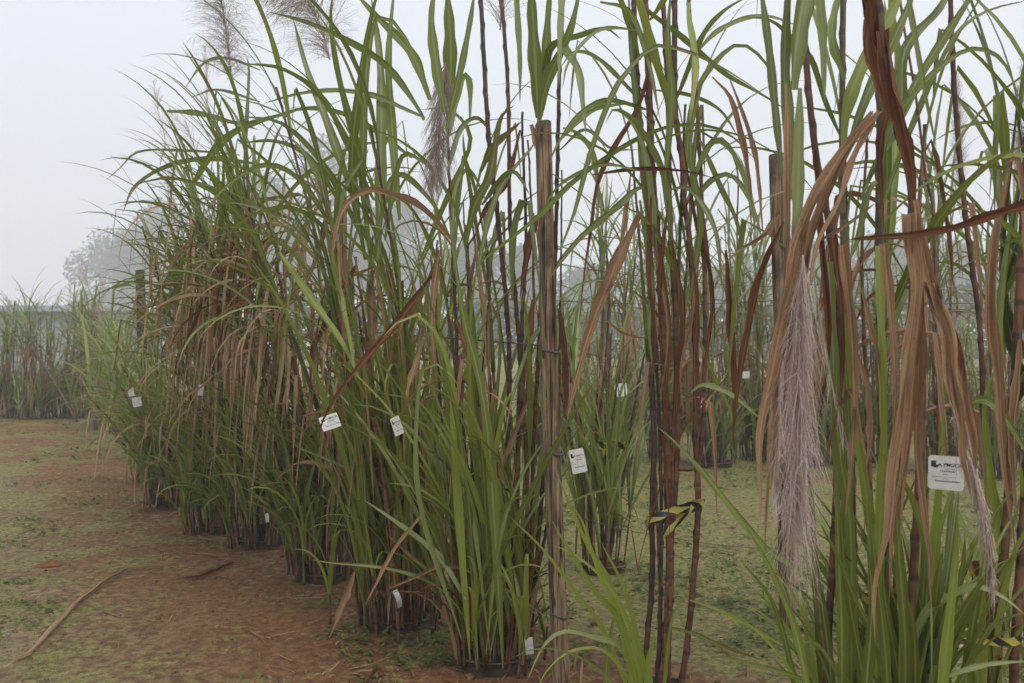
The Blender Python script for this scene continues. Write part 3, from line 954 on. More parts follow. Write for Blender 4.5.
a0.dead([(876, 112), (845, 151), (824, 190), (807, 239), (800, 266), (787, 325), (773, 389), (767, 460), (766, 525)], 23, 2.75, 2.55, .28, D, roll=.25, keep=3.0, n=26)
a0.dead([(877, 112), (850, 160), (835, 205), (818, 240), (806, 300)], 12, 2.78, 2.6, .2, D, roll=-.5)
a0.leaf([(800, 88), (799, 160), (797, 239), (795, 300)], 14, 2.72, 2.66, .6, .35, M['leaf_grey'], roll=.2, base=.35, keep=4)
a0.dead([(786, 84), (788, 150), (788, 239), (784, 300)], 8, 2.74, 2.7, .1, D, keep=4)
a0.dead([(1040, 202), (1000, 214), (951, 228), (905, 236), (875, 238), (846, 240)], 10.5, 2.5, 2.62, .75, DR, roll=.1, keep=3, base=.9)
a0.dead([(912, 214), (916, 290), (911, 378), (902, 440), (893, 511), (883, 582), (880, 646)], 21, 2.6, 2.5, .38, D, roll=.15, keep=2.2, base=.95, n=24)
a0.dead([(933, 285), (951, 336), (963, 396), (970, 460), (976, 500)], 22, 2.6, 2.5, .42, D, roll=.35, base=.95, keep=2.6)
a0.dead([(914, 200), (921, 241), (932, 290), (943, 345), (958, 405)], 13, 2.66, 2.55, .55, D, roll=-.4, base=.9)
a0.dead([(917, 240), (920, 325), (917, 400), (916, 450), (921, 493), (929, 550), (931, 610)], 13, 2.7, 2.6, .5, D, roll=-.3, keep=2.2, n=22)
a0.dead([(884, 244), (890, 308), (895, 378), (893, 440)], 11, 2.8, 2.75, .3, D, base=.9)
a0.dead([(842, 245), (850, 311), (854, 396), (851, 470), (845, 520)], 11, 2.75, 2.7, .3, D, base=.9)
a0.dead([(832, 235), (841, 308), (842, 378), (829, 445), (822, 480)], 7, 2.8, 2.7, .75, DR, base=.9)
a0.dead([(861, 288), (869, 325), (880, 368), (884, 410)], 9, 2.8, 2.75, .45, D)
a0.dead([(857, 352), (869, 389), (872, 431), (866, 470)], 9, 2.75, 2.7, .05, D)
a0.dead([(1010, 163), (1002, 211), (997, 250), (995, 308), (1000, 378), (1003, 450), (1017, 560)], 13, 2.9, 2.8, .4, D, roll=.3, n=22)
a0.dead([(1006, 163), (1018, 160), (1023, 200), (1026, 270)], 10, 2.9, 2.85, .5, D)
a0.dead([(784, 222), (761, 280), (747, 336), (738, 389), (733, 445)], 9, 2.85, 2.75, .65, DR, n=18)
a0.dead([(868, -20), (874, 30), (880, 70), (890, 110)], 19, 2.85, 2.8, .45, DR, base=1, keep=5, roll=.3)
a0.dead([(885, 30), (898, 100), (912, 165), (916, 215)], 15, 2.8, 2.78, .6, DR, base=1, keep=5)
a0.dead([(880, 88), (892, 96), (880, 150), (884, 230)], 9, 2.9, 2.85, .6, DR, base=1)
a0.dead([(819, 240), (850, 222), (872, 205), (876, 204)], 5, 2.9, 2.9, .5, D)
a0.dead([(815, 150), (822, 230), (830, 330), (820, 420)], 8, 2.95, 2.85, .8, DR)
a0.dead([(806, 250), (800, 330), (806, 400)], 10, 2.9, 2.8, .7, DR)
a0.dead([(779, 210), (764, 232), (740, 249), (726, 262)], 8, 2.9, 2.7, .3, D)
# leaves standing up out of the frame
L0 = M['leaf']; LL = M['leaf_light']; LG = M['leaf_grey']
a0.leaf([(792, 90), (797, 35), (806, -20), (816, -80)], 21, 2.8, 2.9, .4, .1, L0, roll=.5, base=.45, keep=5, fold=.4)
a0.leaf([(790, 200), (787, 120), (784, 60), (789, -30)], 14, 2.85, 2.9, .3, .1, L0, base=1, keep=5)
a0.leaf([(815, -60), (820, 0), (823, 35), (825, 104)], 13, 2.7, 2.72, .7, .0, LG, roll=.2, base=1, keep=2.2)
a0.leaf([(782, 175), (778, 130), (770, 53), (760, -20)], 10, 2.9, 3.0, .4, .0, L0, keep=6)
a0.leaf([(843, 150), (846, 112), (860, 70), (881, 32), (905, -15)], 15, 2.9, 3.0, .6, .0, LL, keep=6)
a0.leaf([(848, 145), (868, 92), (893, 40), (915, -10)], 13, 3.0, 3.1, .35, .1, L0, keep=6)
a0.leaf([(860, 200), (872, 170), (883, 150), (905, 105), (923, 70), (968, 0), (985, -30)], 11, 2.95, 3.1, .4, .25, L0, keep=6)
a0.leaf([(882, 170), (891, 127), (926, 81), (958, 54), (982, 49), (1004, 63), (1021, 102)], 8, 2.95, 2.9, .5, .05, L0)
a0.leaf([(906, -40), (909, 0), (916, 42), (926, 98), (937, 151)], 7, 2.8, 2.85, .55, .1, LG)
a0.leaf([(880, 160), (900, 118), (905, 50), (938, 10), (955, -20)], 11, 3.0, 3.1, .2, .2, L0, keep=6)
a0.leaf([(882, 120), (900, 70), (893, 20), (890, -30)], 10, 3.1, 3.2, .6, .0, LL, keep=6)
a0.leaf([(845, 80), (832, 35), (840, -10)], 10, 3.0, 3.1, .6, .0, L0, keep=6)
a0.leaf([(842, 140), (825, 100), (812, 60), (796, 42), (770, 20), (740, 18)], 7, 3.1, 3.0, .3, .1, L0)
a0.leaf([(882, 210), (895, 170), (915, 120), (937, 70), (960, 30), (990, 10), (1030, 0)], 8, 3.1, 3.2, .4, .2, L0)
a0.leaf([(884, 180), (870, 190), (858, 240), (845, 270)], 10, 2.95, 2.9, .5, .1, L0)
a0.leaf([(879, 246), (880, 310), (882, 380), (884, 470)], 10, 2.85, 2.8, .7, .0, LL, base=1, keep=5)
a0.leaf([(828, 262), (832, 330), (836, 420), (838, 520)], 12, 2.95, 2.9, .5, .0, L0, base=1, keep=5)
a0.leaf([(878, 600), (870, 520), (858, 440), (846, 330), (833, 270)], 12, 3.0, 2.9, .6, .0, LL)
a0.leaf([(838, 640), (846, 520), (849, 430), (842, 320)], 14, 3.05, 3.0, .35, .0, L0)
# basal blades
for pxs, w, t, m in (
        ([(850, 760), (852, 640), (850, 520), (838, 440), (836, 340)], 15, .5, L0), ([(870, 760), (874, 640), (880, 520), (884, 420), (880, 330)], 16, .6, LL),
        ([(840, 760), (842, 650), (838, 540), (835, 462)], 14, .4, L0), ([(905, 770), (905, 640), (898, 540), (894, 440)], 15, .3, L0),
        ([(925, 770), (930, 650), (936, 540), (941, 470), (944, 400)], 17, .7, LL), ([(935, 770), (945, 660), (955, 560), (958, 500)], 14, .5, LL),
        ([(915, 770), (918, 660), (925, 560), (925, 450)], 13, .5, L0), ([(890, 770), (886, 660), (875, 560), (868, 500)], 13, .3, L0),
        ([(830, 770), (822, 660), (815, 560), (812, 480)], 13, .4, L0), ([(880, 770), (860, 660), (845, 570), (840, 500)], 12, .2, L0),
        ([(818, 760), (802, 660), (790, 615), (768, 565), (738, 513)], 10, .6, L0), ([(815, 770), (790, 660), (772, 600), (740, 560)], 9, .5, L0),
        ([(905, 760), (880, 650), (855, 600), (840, 560), (818, 520)], 12, .4, L0), ([(870, 790), (858, 680), (850, 640), (842, 590)], 12, .3, L0),
        ([(860, 770), (850, 700), (830, 660), (812, 640), (800, 650)], 9, .8, LG), ([(905, 670), (925, 615), (950, 597), (975, 586), (1003, 597), (1026, 616)], 12, .7, LG),
        ([(940, 680), (960, 672), (989, 664), (1030, 661)], 7, .7, LG), ([(905, 690), (925, 640), (950, 605), (970, 560), (978, 530)], 12, .3, L0),
        ([(930, 760), (945, 640), (962, 570), (965, 530)], 13, .3, L0), ([(840, 790), (810, 690), (795, 677), (740, 660), (716, 655)], 8, .6, L0),
        ([(900, 790), (900, 690), (885, 600), (883, 560)], 14, .25, L0), ([(862, 780), (866, 690), (872, 600), (866, 540)], 15, .15, L0),
        ([(945, 780), (938, 690), (930, 600), (925, 540)], 13, .4, L0), ([(960, 780), (968, 660), (985, 560), (1000, 500)], 12, .5, L0),
        ([(825, 790), (812, 700), (806, 620), (808, 580)], 7, .9, LG), ([(880, 700), (874, 600), (870, 520), (868, 497)], 13, .9, LG)):
    yy = a0.rnd.uniform(2.65, 3.1)
    a0.leaf(pxs, w, yy, yy - a0.rnd.uniform(0, .25), t, max(0, a0.rnd.gauss(.02, .06)), m, n=14)
a0.leaf([(932, 690), (931, 600), (928, 540)], 2.4, 2.7, 2.7, .9, .2, LG)
for k in range(3):
    P = a0.cane_gen(a0.rnd.uniform(2.0, 2.5), (.05, .1), .2, .011, M['stalk_brown'])
    a0.crown(P, 5, 1.1, .038, None, True, .2, .7)
    a0.skirt(P, 8, .8, .034, None, True, .45, 1.0, 10, M['dry'])
a0.shoots(12, .95, .040, .16, None, (4, 6), L0, 10, .02, (.2, 1.1))
a0.shoots(7, .7, .030, .2, None, (4, 6), LL, 10, .02, (.4, 1.4))
a0.plume([W(803, 255, 2.6), W(800, 330, 2.58), W(799, 420, 2.55), W(797, 515, 2.6)], 520, .29, .0017, spread=.22, droop=.8, hairs=3, bias=1.1, even=True)
a0.plume([W(790, 290, 2.8), W(781, 360, 2.78), W(778, 430, 2.78), W(776, 500, 2.78)], 110, .22, .0024, spread=.12, droop=1.1)
a0.plume([W(812, 262, 2.75), W(822, 330, 2.74), W(835, 400, 2.74), W(850, 450, 2.74)], 34, .2, .002, spread=.08, droop=.9)
a0.plume([W(955, 380, 2.62), W(968, 440, 2.62), W(984, 511, 2.62), W(993, 592, 2.62)], 200, .15, .0026, spread=.2, droop=1.2)
a0.plume([W(950, 400, 2.62), W(962, 440, 2.6), W(975, 480, 2.6), W(980, 520, 2.6)], 90, .16, .0024, spread=.15, droop=1.1)
a0.end()

# ---- clump at the very edge, with tape round its canes
ar = Clump(1.78, 3.55, 'clump of thick brown canes tied with tape at the edge', 2, sm='stalk_brown')
for px, w in (([(1000, 790), (997, 690), (1000, 600), (1008, 500), (1014, 400), (1022, 250), (1030, 100), (1034, -20)], 13), ([(1020, 790), (1014, 690), (1018, 600), (1026, 480), (1034, 330), (1036, 100), (1034, -20)], 13),
              ([(985, 790), (988, 690), (990, 600), (989, 520), (984, 440), (980, 330), (966, 220), (955, 100), (950, -10)], 8), ([(1040, 790), (1042, 600), (1046, 300), (1050, 0)], 12)):
    ar.cane_px(px, w, 3.5, 3.5)
ar.dead([(990, 500), (985, 560), (977, 600), (972, 570)], 9, 3.4, 3.35, .6, DR)
ar.dead([(975, 560), (985, 590), (990, 640)], 14, 3.4, 3.38, .6, DR, base=1, keep=5)
ar.dead([(1020, 340), (1012, 430), (1016, 520)], 10, 3.4, 3.35, .4)
for k in range(9):
    P = [ar.o + Vector((ar.rnd.uniform(-.1, .5), ar.rnd.uniform(-.1, .2), z)) for z in (0, .5, 1, 1.6, 2.4)]
    ar.crown(resample(P, 20), 4, 1.1, .045, (math.radians(160), .3))
ar.leaf([(1000, 560), (990, 470), (985, 400), (1000, 360)], 10, 3.5, 3.4, .5, 0, LL)
ar.leaf([(1010, 640), (1000, 520), (980, 450), (950, 400), (935, 350)], 9, 3.7, 3.5, .5, 0, L0)
ar.leaf([(960, 410), (985, 400), (1010, 425), (1030, 460)], 10, 3.4, 3.3, .4, 0, L0)
ar.shoots(9, .9, .03, .22, None, (4, 6))
ar.end()

# ---- bare red-brown canes in the middle with young shoots in front
m1 = Clump(.63, 4.2, 'thin clump of bare red brown canes bound with striped tape', 3, sm='stalk_brown', lm='leaf', dm='dry')
for px, w, m in (([(643, 720), (645, 664), (652, 582), (652, 511), (654, 440), (652, 378), (651, 290), (648, 200), (640, 120), (635, 35), (634, -20)], 8, 'stalk_dark'),
                 ([(658, 720), (661, 683), (670, 590), (668, 511), (667, 440), (664, 360), (659, 255), (652, 170), (648, 60), (644, -20)], 11, 'stalk_brown'),
                 ([(679, 725), (682, 683), (690, 618), (698, 511), (696, 440), (696, 360), (691, 255), (684, 200), (682, 158), (675, 105), (675, -20)], 9, 'stalk_brown'),
                 ([(676, 470), (700, 455), (705, 325), (703, 231), (698, 120), (690, 20), (688, -20)], 6, 'stalk_brown'),
                 ([(668, 580), (677, 460), (676, 330), (670, 220), (668, 100), (662, -20)], 8, 'stalk_brown'),
                 ([(655, 715), (660, 620), (661, 480), (655, 330), (646, 200)], 7, 'stalk_dark'),
                 ([(700, 130), (735, 160), (737, 235), (738, 330)], 3, 'stalk_green')):
    m1.cane_px(px, w, 4.2, 4.2, M[m], .1)
for px, w, t, dm in (([(640, 212), (620, 255), (592, 325), (575, 382), (566, 425)], 15, .45, D), ([(651, 30), (640, 100), (600, 170), (588, 240), (578, 330)], 7, .5, DR),
                     ([(726, 250), (733, 308), (735, 389), (733, 442)], 9, .75, DR), ([(726, 378), (691, 417), (670, 460), (650, 520), (634, 580)], 5, .6, DR),
                     ([(606, 320), (630, 335), (652, 338)], 4, .3, D), ([(712, 77), (733, 105), (747, 176), (752, 240)], 8, .5, D), ([(660, 250), (668, 330), (664, 430), (670, 540)], 11, .65, DR),
                     ([(672, 240), (684, 320), (676, 420), (680, 480)], 12, .7, DR), ([(690, 250), (697, 300), (694, 380), (700, 450)], 10, .75, DR), ([(652, 190), (648, 260), (655, 330), (650, 400)], 10, .6, DR),
                     ([(705, 225), (712, 300), (703, 380), (698, 420)], 9, .8, DR), ([(640, 160), (655, 250), (668, 330), (660, 400)], 8, .5, D), ([(684, 150), (695, 220), (712, 280), (715, 350)], 9, .7, DR),
                     ([(631, 170), (622, 230), (612, 290)], 7, .4, D), ([(700, 250), (690, 320), (680, 370), (684, 420)], 8, .5, D), ([(668, 200), (659, 300), (664, 380)], 9, .85, DR),
                     ([(592, 175), (640, 168), (690, 172), (720, 180)], 5, .8, DR), ([(730, 80), (752, 140), (760, 200), (764, 250)], 6, .4, D)):
    m1.dead(px, w * (.62 if 640 < px[1][0] < 720 else 1), m1.rnd.uniform(4.0, 4.2), m1.rnd.uniform(3.8, 4.1), t, dm)
for px, w, t, dr, m in (
        ([(625, -10), (650, 12), (677, 32), (705, 56), (726, 74), (760, 93), (790, 112)], 8, .5, .05, L0), ([(480, 262), (536, 218), (571, 183), (620, 148), (663, 128), (705, 125), (733, 137), (760, 165)], 7, .6, .1, L0),
        ([(650, 185), (635, 190), (620, 204), (578, 240), (548, 280)], 9, .4, .35, L0), ([(560, 250), (575, 211), (592, 148), (614, 91), (635, 63), (656, 46), (691, 53), (726, 70), (762, 93)], 7, .4, .35, L0),
        ([(634, -20), (645, 20), (659, 70), (668, 100), (672, 140)], 12, .8, 0, LL), ([(684, 210), (690, 120), (702, 80), (735, 45), (762, 58), (778, 90)], 8, .5, .1, L0),
        ([(672, 250), (665, 180), (648, 140), (632, 118), (614, 109), (605, 125)], 9, .6, 0, LG), ([(656, 260), (649, 180), (641, 140), (628, 118), (613, 109)], 10, .6, 0, LG),
        ([(690, 190), (705, 150), (722, 140), (742, 170), (756, 230)], 8, .5, .2, LG), ([(684, 230), (704, 188), (730, 175), (752, 205), (764, 250)], 7, .4, .4, L0),
        ([(676, 100), (700, 40), (722, 12), (750, -5)], 8, .5, 0, L0), ([(690, 60), (720, 30), (760, 16), (800, 26)], 7, .5, .05, L0), ([(640, 60), (625, 10), (610, -20)], 9, .5, .05, L0),
        ([(600, 2), (630, 12), (648, 60), (660, 120)], 7, .5, .3, L0), ([(691, 392), (705, 385), (733, 396), (762, 420)], 7, .8, 0, LG),
        ([(690, 120), (695, 60), (688, 10), (695, -20)], 9, .7, .0, LL), ([(665, 180), (672, 100), (668, 40), (672, -20)], 10, .6, .1, L0), ([(648, 230), (640, 130), (632, 60), (628, -20)], 9, .4, .25, L0),
        ([(690, 300), (700, 220), (690, 150), (700, 90), (716, 60)], 8, .5, .1, L0), ([(669, 190), (690, 190), (715, 230), (722, 290)], 7, .3, .5, L0), ([(700, 140), (722, 190), (736, 220), (745, 260)], 7, .3, .3, LG),
        ([(648, 110), (610, 100), (582, 112), (560, 140), (548, 165)], 7, .5, .05, L0), ([(640, 100), (600, 60), (575, 52), (560, 68)], 6, .5, .0, L0), ([(637, 170), (600, 165), (560, 185), (540, 215)], 5, .4, .15, L0),
        ([(640, 200), (652, 280), (649, 330), (655, 380)], 8, .5, .0, L0), ([(696, 330), (712, 372), (730, 410), (735, 440)], 5, .6, .0, LL),
        ([(640, 30), (600, 30), (570, 60), (562, 90)], 5, .5, .0, L0), ([(655, 90), (690, 95), (720, 110), (740, 140)], 5, .5, .2, L0), ([(650, 20), (668, -5), (690, -30)], 7, .5, .0, L0)):
    m1.leaf(px, w, m1.rnd.uniform(3.9, 4.25), m1.rnd.uniform(3.8, 4.3), t, dr, m)
for k in range(3):
    P = m1.cane_gen(m1.rnd.uniform(2.0, 2.6), (.0, .05), .13, .008, M['stalk_brown'])
    m1.skirt(P, 2, .7, .022, None, True, .55, 1.0)
    m1.crown(P, 6, 1.05, .028, None, True, .3, .7)
# low leaves that come in from the side
m1.leaf([(820, 590), (790, 565), (760, 543), (708, 479), (677, 444), (655, 425)], 9, 3.6, 3.9, .5, 0, L0)
m1.leaf([(800, 640), (770, 560), (740, 520), (710, 480), (690, 455)], 8, 3.5, 3.8, .6, 0, LL)
# young bright shoots
for px, w, m in (([(640, 720), (615, 597), (587, 543), (565, 493), (556, 470)], 9, LL), ([(640, 720), (605, 632), (580, 597), (544, 550), (508, 515)], 7, LL), ([(645, 720), (622, 625), (597, 593), (562, 538), (552, 520)], 10, LL),
                 ([(648, 710), (622, 650), (597, 639), (565, 632), (544, 646), (526, 683)], 8, LG), ([(610, 730), (606, 675), (612, 630), (616, 602)], 8, L0), ([(655, 720), (648, 670), (655, 630)], 9, LL),
                 ([(648, 720), (628, 640), (598, 570), (582, 520), (566, 500)], 7, LL), ([(645, 720), (636, 650), (612, 590), (575, 555), (550, 545)], 6, LL), ([(650, 715), (610, 655), (575, 650), (550, 667), (536, 690)], 5, LL),
                 ([(655, 730), (640, 650), (625, 590), (600, 540)], 8, LL), ([(640, 720), (600, 670), (560, 650), (530, 650), (510, 660)], 4, LG), ([(660, 730), (665, 680), (672, 620), (690, 590)], 5, L0),
                 ([(690, 600), (720, 610), (760, 632), (800, 655)], 5, LL)):
    yy = m1.rnd.uniform(3.55, 3.85)
    m1.leaf(px, w, yy, yy - .1, m1.rnd.uniform(.5, 1), 0, m, roll=m1.rnd.uniform(-.7, .7))
m1.leaf([(670, 628), (690, 632), (720, 645), (762, 660)], 6, 3.7, 3.6, .5, .55, L0)
m1.end()

# ---- tall dark canes beside the post
m2 = Clump(-.08, 4.6, 'tall dark caned clump beside the tall foreground post', 4, sm='stalk_dark', lm='leaf', dm='dry')
for px, w, m in (([(508, 668), (515, 520), (519, 431), (522, 325), (526, 240), (523, 150), (522, 112)], 8, 'stalk_dark'), ([(523, 668), (531, 560), (533, 460), (538, 360), (542, 240), (541, 160), (540, 118), (539, 50)], 7, 'stalk_brown'),
                 ([(495, 668), (505, 500), (509, 400), (508, 325), (498, 220), (489, 140), (484, 60), (480, -20)], 7, 'stalk_dark'), ([(528, 668), (540, 520), (550, 380), (554, 290), (556, 228), (559, 91), (561, -20)], 6, 'stalk_dark'),
                 ([(478, 668), (470, 560), (458, 420), (456, 325), (451, 220), (447, 110), (446, 60)], 7, 'stalk_dark'), ([(474, 668), (476, 460), (482, 375), (492, 262)], 4, 'stalk_dark'),
                 ([(488, 668), (492, 560), (496, 470), (490, 380), (480, 290), (470, 200)], 6, 'stalk_dark'), ([(500, 668), (503, 600), (513, 500), (520, 440), (532, 340), (533, 250), (528, 140)], 6, 'stalk_brown'),
                 ([(466, 665), (460, 600), (448, 500), (440, 400), (436, 300), (437, 240)], 6, 'stalk_dark'), ([(514, 668), (525, 590), (527, 470), (518, 330), (510, 220), (508, 90), (500, -20)], 6, 'stalk_brown'),
                 ([(505, 660), (480, 540), (470, 430), (470, 330), (463, 200)], 5, 'stalk_green'), ([(530, 660), (533, 600), (556, 470), (560, 330), (562, 170)], 5, 'stalk_dark')):
    m2.cane_px(px, w, 4.6, 4.55, M[m], .1)
for px, w, t, dr, m in (
        ([(538, 118), (536, 70), (532, 0), (530, -40)], 17, .3, .05, L0), ([(541, 116), (545, 60), (548, 10), (552, -30)], 12, .6, 0, L0), ([(514, -30), (517, 0), (520, 60), (520, 104)], 8, .7, 0, LG),
        ([(563, -30), (562, 0), (560, 40), (559, 86)], 9, .6, 0, LG), ([(561, 20), (564, 46), (578, 70), (583, 105), (586, 136)], 10, .6, 0, LG), ([(563, 128), (575, 132), (592, 151), (598, 190), (598, 222)], 7, .6, 0, LG),
        ([(538, 120), (545, 70), (552, 45), (580, 35), (605, 28), (622, 40)], 10, .4, .05, L0), ([(538, 125), (548, 80), (570, 30), (582, -20)], 12, .5, 0, L0),
        ([(480, 172), (488, 155), (498, 141), (522, 121)], 10, .2, .6, L0), ([(478, 270), (490, 215), (505, 180), (530, 150), (535, 140)], 8, .4, .3, L0), ([(512, 300), (512, 240), (520, 205), (528, 200), (533, 240), (540, 290)], 10, .5, .1, LG),
        ([(482, 205), (500, 180), (515, 172), (530, 195)], 7, .3, .1, L0), ([(560, 140), (590, 112), (615, 105), (640, 103)], 6, .4, .15, L0), ([(560, 150), (585, 130), (610, 148), (640, 150)], 5, .4, .35, L0),
        ([(447, 110), (451, 60), (447, -20)], 18, .45, 0, L0), ([(445, 112), (436, 60), (432, 20), (436, -20)], 14, .6, 0, L0), ([(449, 135), (455, 100), (463, 76), (470, 84), (470, 125)], 10, .8, 0, LG),
        ([(446, 130), (462, 60), (470, 20), (476, -20)], 10, .4, .1, L0), ([(448, 170), (460, 130), (478, 118), (494, 138)], 7, .4, .3, L0), ([(465, 245), (475, 205), (490, 175), (500, 120), (515, 105)], 12, .3, .45, L0),
        ([(452, 250), (456, 190), (470, 170), (490, 210)], 6, .5, .1, L0), ([(503, 668), (490, 460), (479, 378), (465, 325), (454, 255), (448, 200)], 13, .5, 0, L0), ([(470, 660), (454, 460), (451, 378), (437, 336), (419, 315), (398, 322), (381, 339)], 12, .7, 0, LL),
        ([(462, 640), (420, 500), (419, 389), (430, 364), (447, 371), (461, 389)], 8, .6, 0, LG), ([(500, 660), (484, 520), (472, 420), (470, 330), (478, 260)], 11, .5, 0, LL), ([(478, 660), (468, 520), (450, 420), (440, 340), (426, 290), (409, 238)], 8, .5, 0, L0),
        ([(484, 660), (480, 520), (492, 430), (500, 350), (496, 300)], 10, .5, 0, L0), ([(490, 650), (470, 500), (440, 430), (418, 400), (398, 396), (367, 391)], 6, .8, 0, LG), ([(466, 600), (439, 557), (400, 525), (364, 500)], 8, .6, 0, LG),
        ([(486, 655), (500, 540), (520, 480), (545, 440), (568, 420)], 6, .5, 0, L0), ([(490, 655), (510, 560), (540, 500), (560, 480), (575, 478)], 5, .4, 0, L0), ([(480, 660), (462, 560), (440, 500), (425, 470), (410, 455)], 7, .5, 0, L0),
        ([(480, 650), (466, 540), (460, 470), (455, 420)], 12, .4, 0, L0), ([(495, 650), (488, 560), (484, 480), (480, 430)], 12, .3, 0, L0), ([(478, 683), (468, 639), (446, 565), (418, 504), (379, 447)], 2.4, .8, .3, LG),
        ([(455, 603), (425, 580), (382, 568), (332, 563), (308, 559)], 5, .5, .45, L0), ([(460, 600), (440, 580), (410, 555), (386, 533)], 6, .4, .6, L0), ([(570, 300), (548, 320), (530, 345), (512, 400), (505, 440)], 6, .4, .2, L0)):
    m2.leaf(px, w, m2.rnd.uniform(4.25, 4.7), m2.rnd.uniform(4.1, 4.7), t, dr, m)
for px, w, t, dm in (([(533, 124), (545, 155), (549, 185), (551, 208)], 12, .25, D), ([(389, 588), (420, 574), (445, 565), (489, 579), (530, 605), (553, 622)], 4, .35, D), ([(437, 271), (398, 322), (356, 371), (324, 420), (319, 445)], 8, .65, DR),
                     ([(451, 240), (423, 211), (395, 197), (370, 190), (345, 207), (335, 240), (333, 262)], 9, .35, D), ([(425, 511), (397, 547), (364, 607)], 5, .25, D), ([(424, 336), (409, 389), (412, 420)], 7, .3, D),
                     ([(560, 310), (566, 350), (567, 390), (564, 420)], 9, .85, DR), ([(540, 210), (527, 260), (520, 300)], 10, .7, DR), ([(520, 130), (505, 180), (482, 215), (472, 245)], 9, .6, DR), ([(508, 590), (500, 605), (490, 620)], 4, .1, D),
                     ([(456, 320), (470, 360), (468, 400)], 8, .5, DR), ([(535, 380), (520, 420), (500, 470), (490, 530)], 6, .5, D), ([(440, 250), (432, 310), (436, 380)], 9, .5, D), ([(533, 300), (526, 370), (522, 400)], 8, .5, DR)):
    m2.dead(px, w, 4.5, 4.35, t, dm)
m2.plume([W(446, 62, 4.5), W(442, 105, 4.5), W(438, 150, 4.45), W(432, 190, 4.4)], 600, .2, .0019, 'plume_dark', spread=.5, droop=.9)
m2.plume([W(500, 30, 4.6), W(504, -5, 4.6), W(508, -60, 4.6)], 160, .22, .0024, 'plume_dark', droop=.9, spread=.4)
m2.sheaths(30, (.2, .55), .03, .19, M['dry_red'])
m2.sheaths(22, (.25, .6), .03, .2)
m2.shoots(13, 1.3, .030, .22, (math.radians(190), .3), (4, 6), None, 10, .08, (.3, 1.6))
m2.shoots(4, 1.9, .034, .2, (math.radians(200), .4), (3, 5), L0, 12, .1, (.1, .9))
for k in range(3):
    P = m2.cane_gen(m2.rnd.uniform(1.9, 2.4), (-.05, .1), .16, .009, M['stalk_brown'])
    m2.skirt(P, 9, .75, .028, None, True, .3, 1.0, 10, M['dry'])
    m2.crown(P, 5, 1.0, .028, None, True, .25, .75)
m2.shoots(10, .7, .026, .3, BIAS_L, (3, 6), None, 9, .06, (.7, 2.0))
m2.end()

# ---- leaning clumps of the left half
def fan(c, px0, Y0, specs):
    for px, w, t, dr, m in specs: c.leaf(px, w, Y0 + c.rnd.uniform(-.25, .15), Y0 + c.rnd.uniform(-.6, .1), t, dr, m)


m3 = Clump(-.60, 5.25, 'leafy clump with broad upright leaves arching over from a central fan', 5, lm='leaf', sm='stalk_dark')
for k in range(10):
    P = m3.cane_gen(m3.rnd.uniform(1.5, 2.2), (-.12, -.1), .2, .0085, M['stalk_brown'])
    m3.skirt(P, 9, .8, .03, None, True, .3, 1.0, 10, M['dry'])
    if k > 2: m3.crown(P, 4, 1.0, .03, BIAS_L)
for k in range(6):
    P = m3.cane_gen(m3.rnd.uniform(2.2, 2.8), (-.45, -.05), .32, .009, M['stalk_brown'])
    m3.crown(P, 6, 1.15, .034, (math.radians(190), .65), True, .1, .6, 13)
    m3.skirt(P, 4, .7, .026, None, True, .5, .9)
fan(m3, 0, 5.1, (
    ([(372, 270), (363, 180), (366, 80), (372, 30), (384, 14), (408, 42), (430, 91)], 9, .5, 0, L0), ([(378, 260), (381, 140), (380, 60), (370, -10)], 14, .5, .0, L0), ([(424, 120), (423, 116), (388, 67), (345, 39), (303, 21), (265, 11)], 9, .4, .05, L0),
    ([(425, 118), (400, 107), (381, 98), (345, 91), (303, 93), (262, 104)], 7, .4, .1, L0), ([(412, 158), (374, 130), (338, 112), (300, 109), (261, 123)], 7, .3, .05, L0), ([(358, 210), (328, 126), (307, 70), (293, 18)], 11, .5, 0, L0),
    ([(374, 200), (328, 105), (286, 70), (240, 63)], 9, .5, .05, L0), ([(363, 240), (331, 176), (286, 126), (240, 116)], 8, .4, .1, L0), ([(345, 211), (310, 158), (275, 141), (236, 144)], 7, .5, .05, L0), ([(400, 220), (394, 150), (389, 60), (395, -20)], 12, .6, .0, L0),
    ([(365, 260), (352, 180), (357, 100), (370, 20), (385, -30)], 13, .35, .0, L0), ([(370, 250), (360, 160), (340, 80), (331, 20), (335, -20)], 11, .45, .0, L0), ([(430, 100), (415, 60), (400, 40), (380, 20), (352, -10)], 12, .5, .0, L0),
    ([(376, 240), (395, 175), (430, 200), (452, 240)], 8, .5, .1, L0), ([(385, 240), (400, 160), (420, 160), (440, 180)], 7, .5, .05, L0), ([(352, 280), (335, 240), (345, 190), (366, 155), (368, 148)], 8, .8, .0, LG),
    ([(340, 240), (300, 180), (262, 165), (222, 190), (205, 215)], 7, .4, .2, L0), ([(350, 250), (300, 210), (256, 213), (220, 240)], 6, .4, .3, L0), ([(420, 260), (450, 190), (470, 140), (450, 110), (420, 110)], 8, .4, .0, L0),
    ([(324, 220), (335, 273), (349, 336), (356, 380)], 8, .5, 0, LL), ([(279, 252), (310, 297), (342, 343), (360, 380)], 10, .6, 0, LL), ([(300, 364), (338, 382), (367, 410), (395, 427)], 4, .2, 0, L0), ([(297, 447), (347, 468), (397, 493)], 4, .3, 0, L0)))
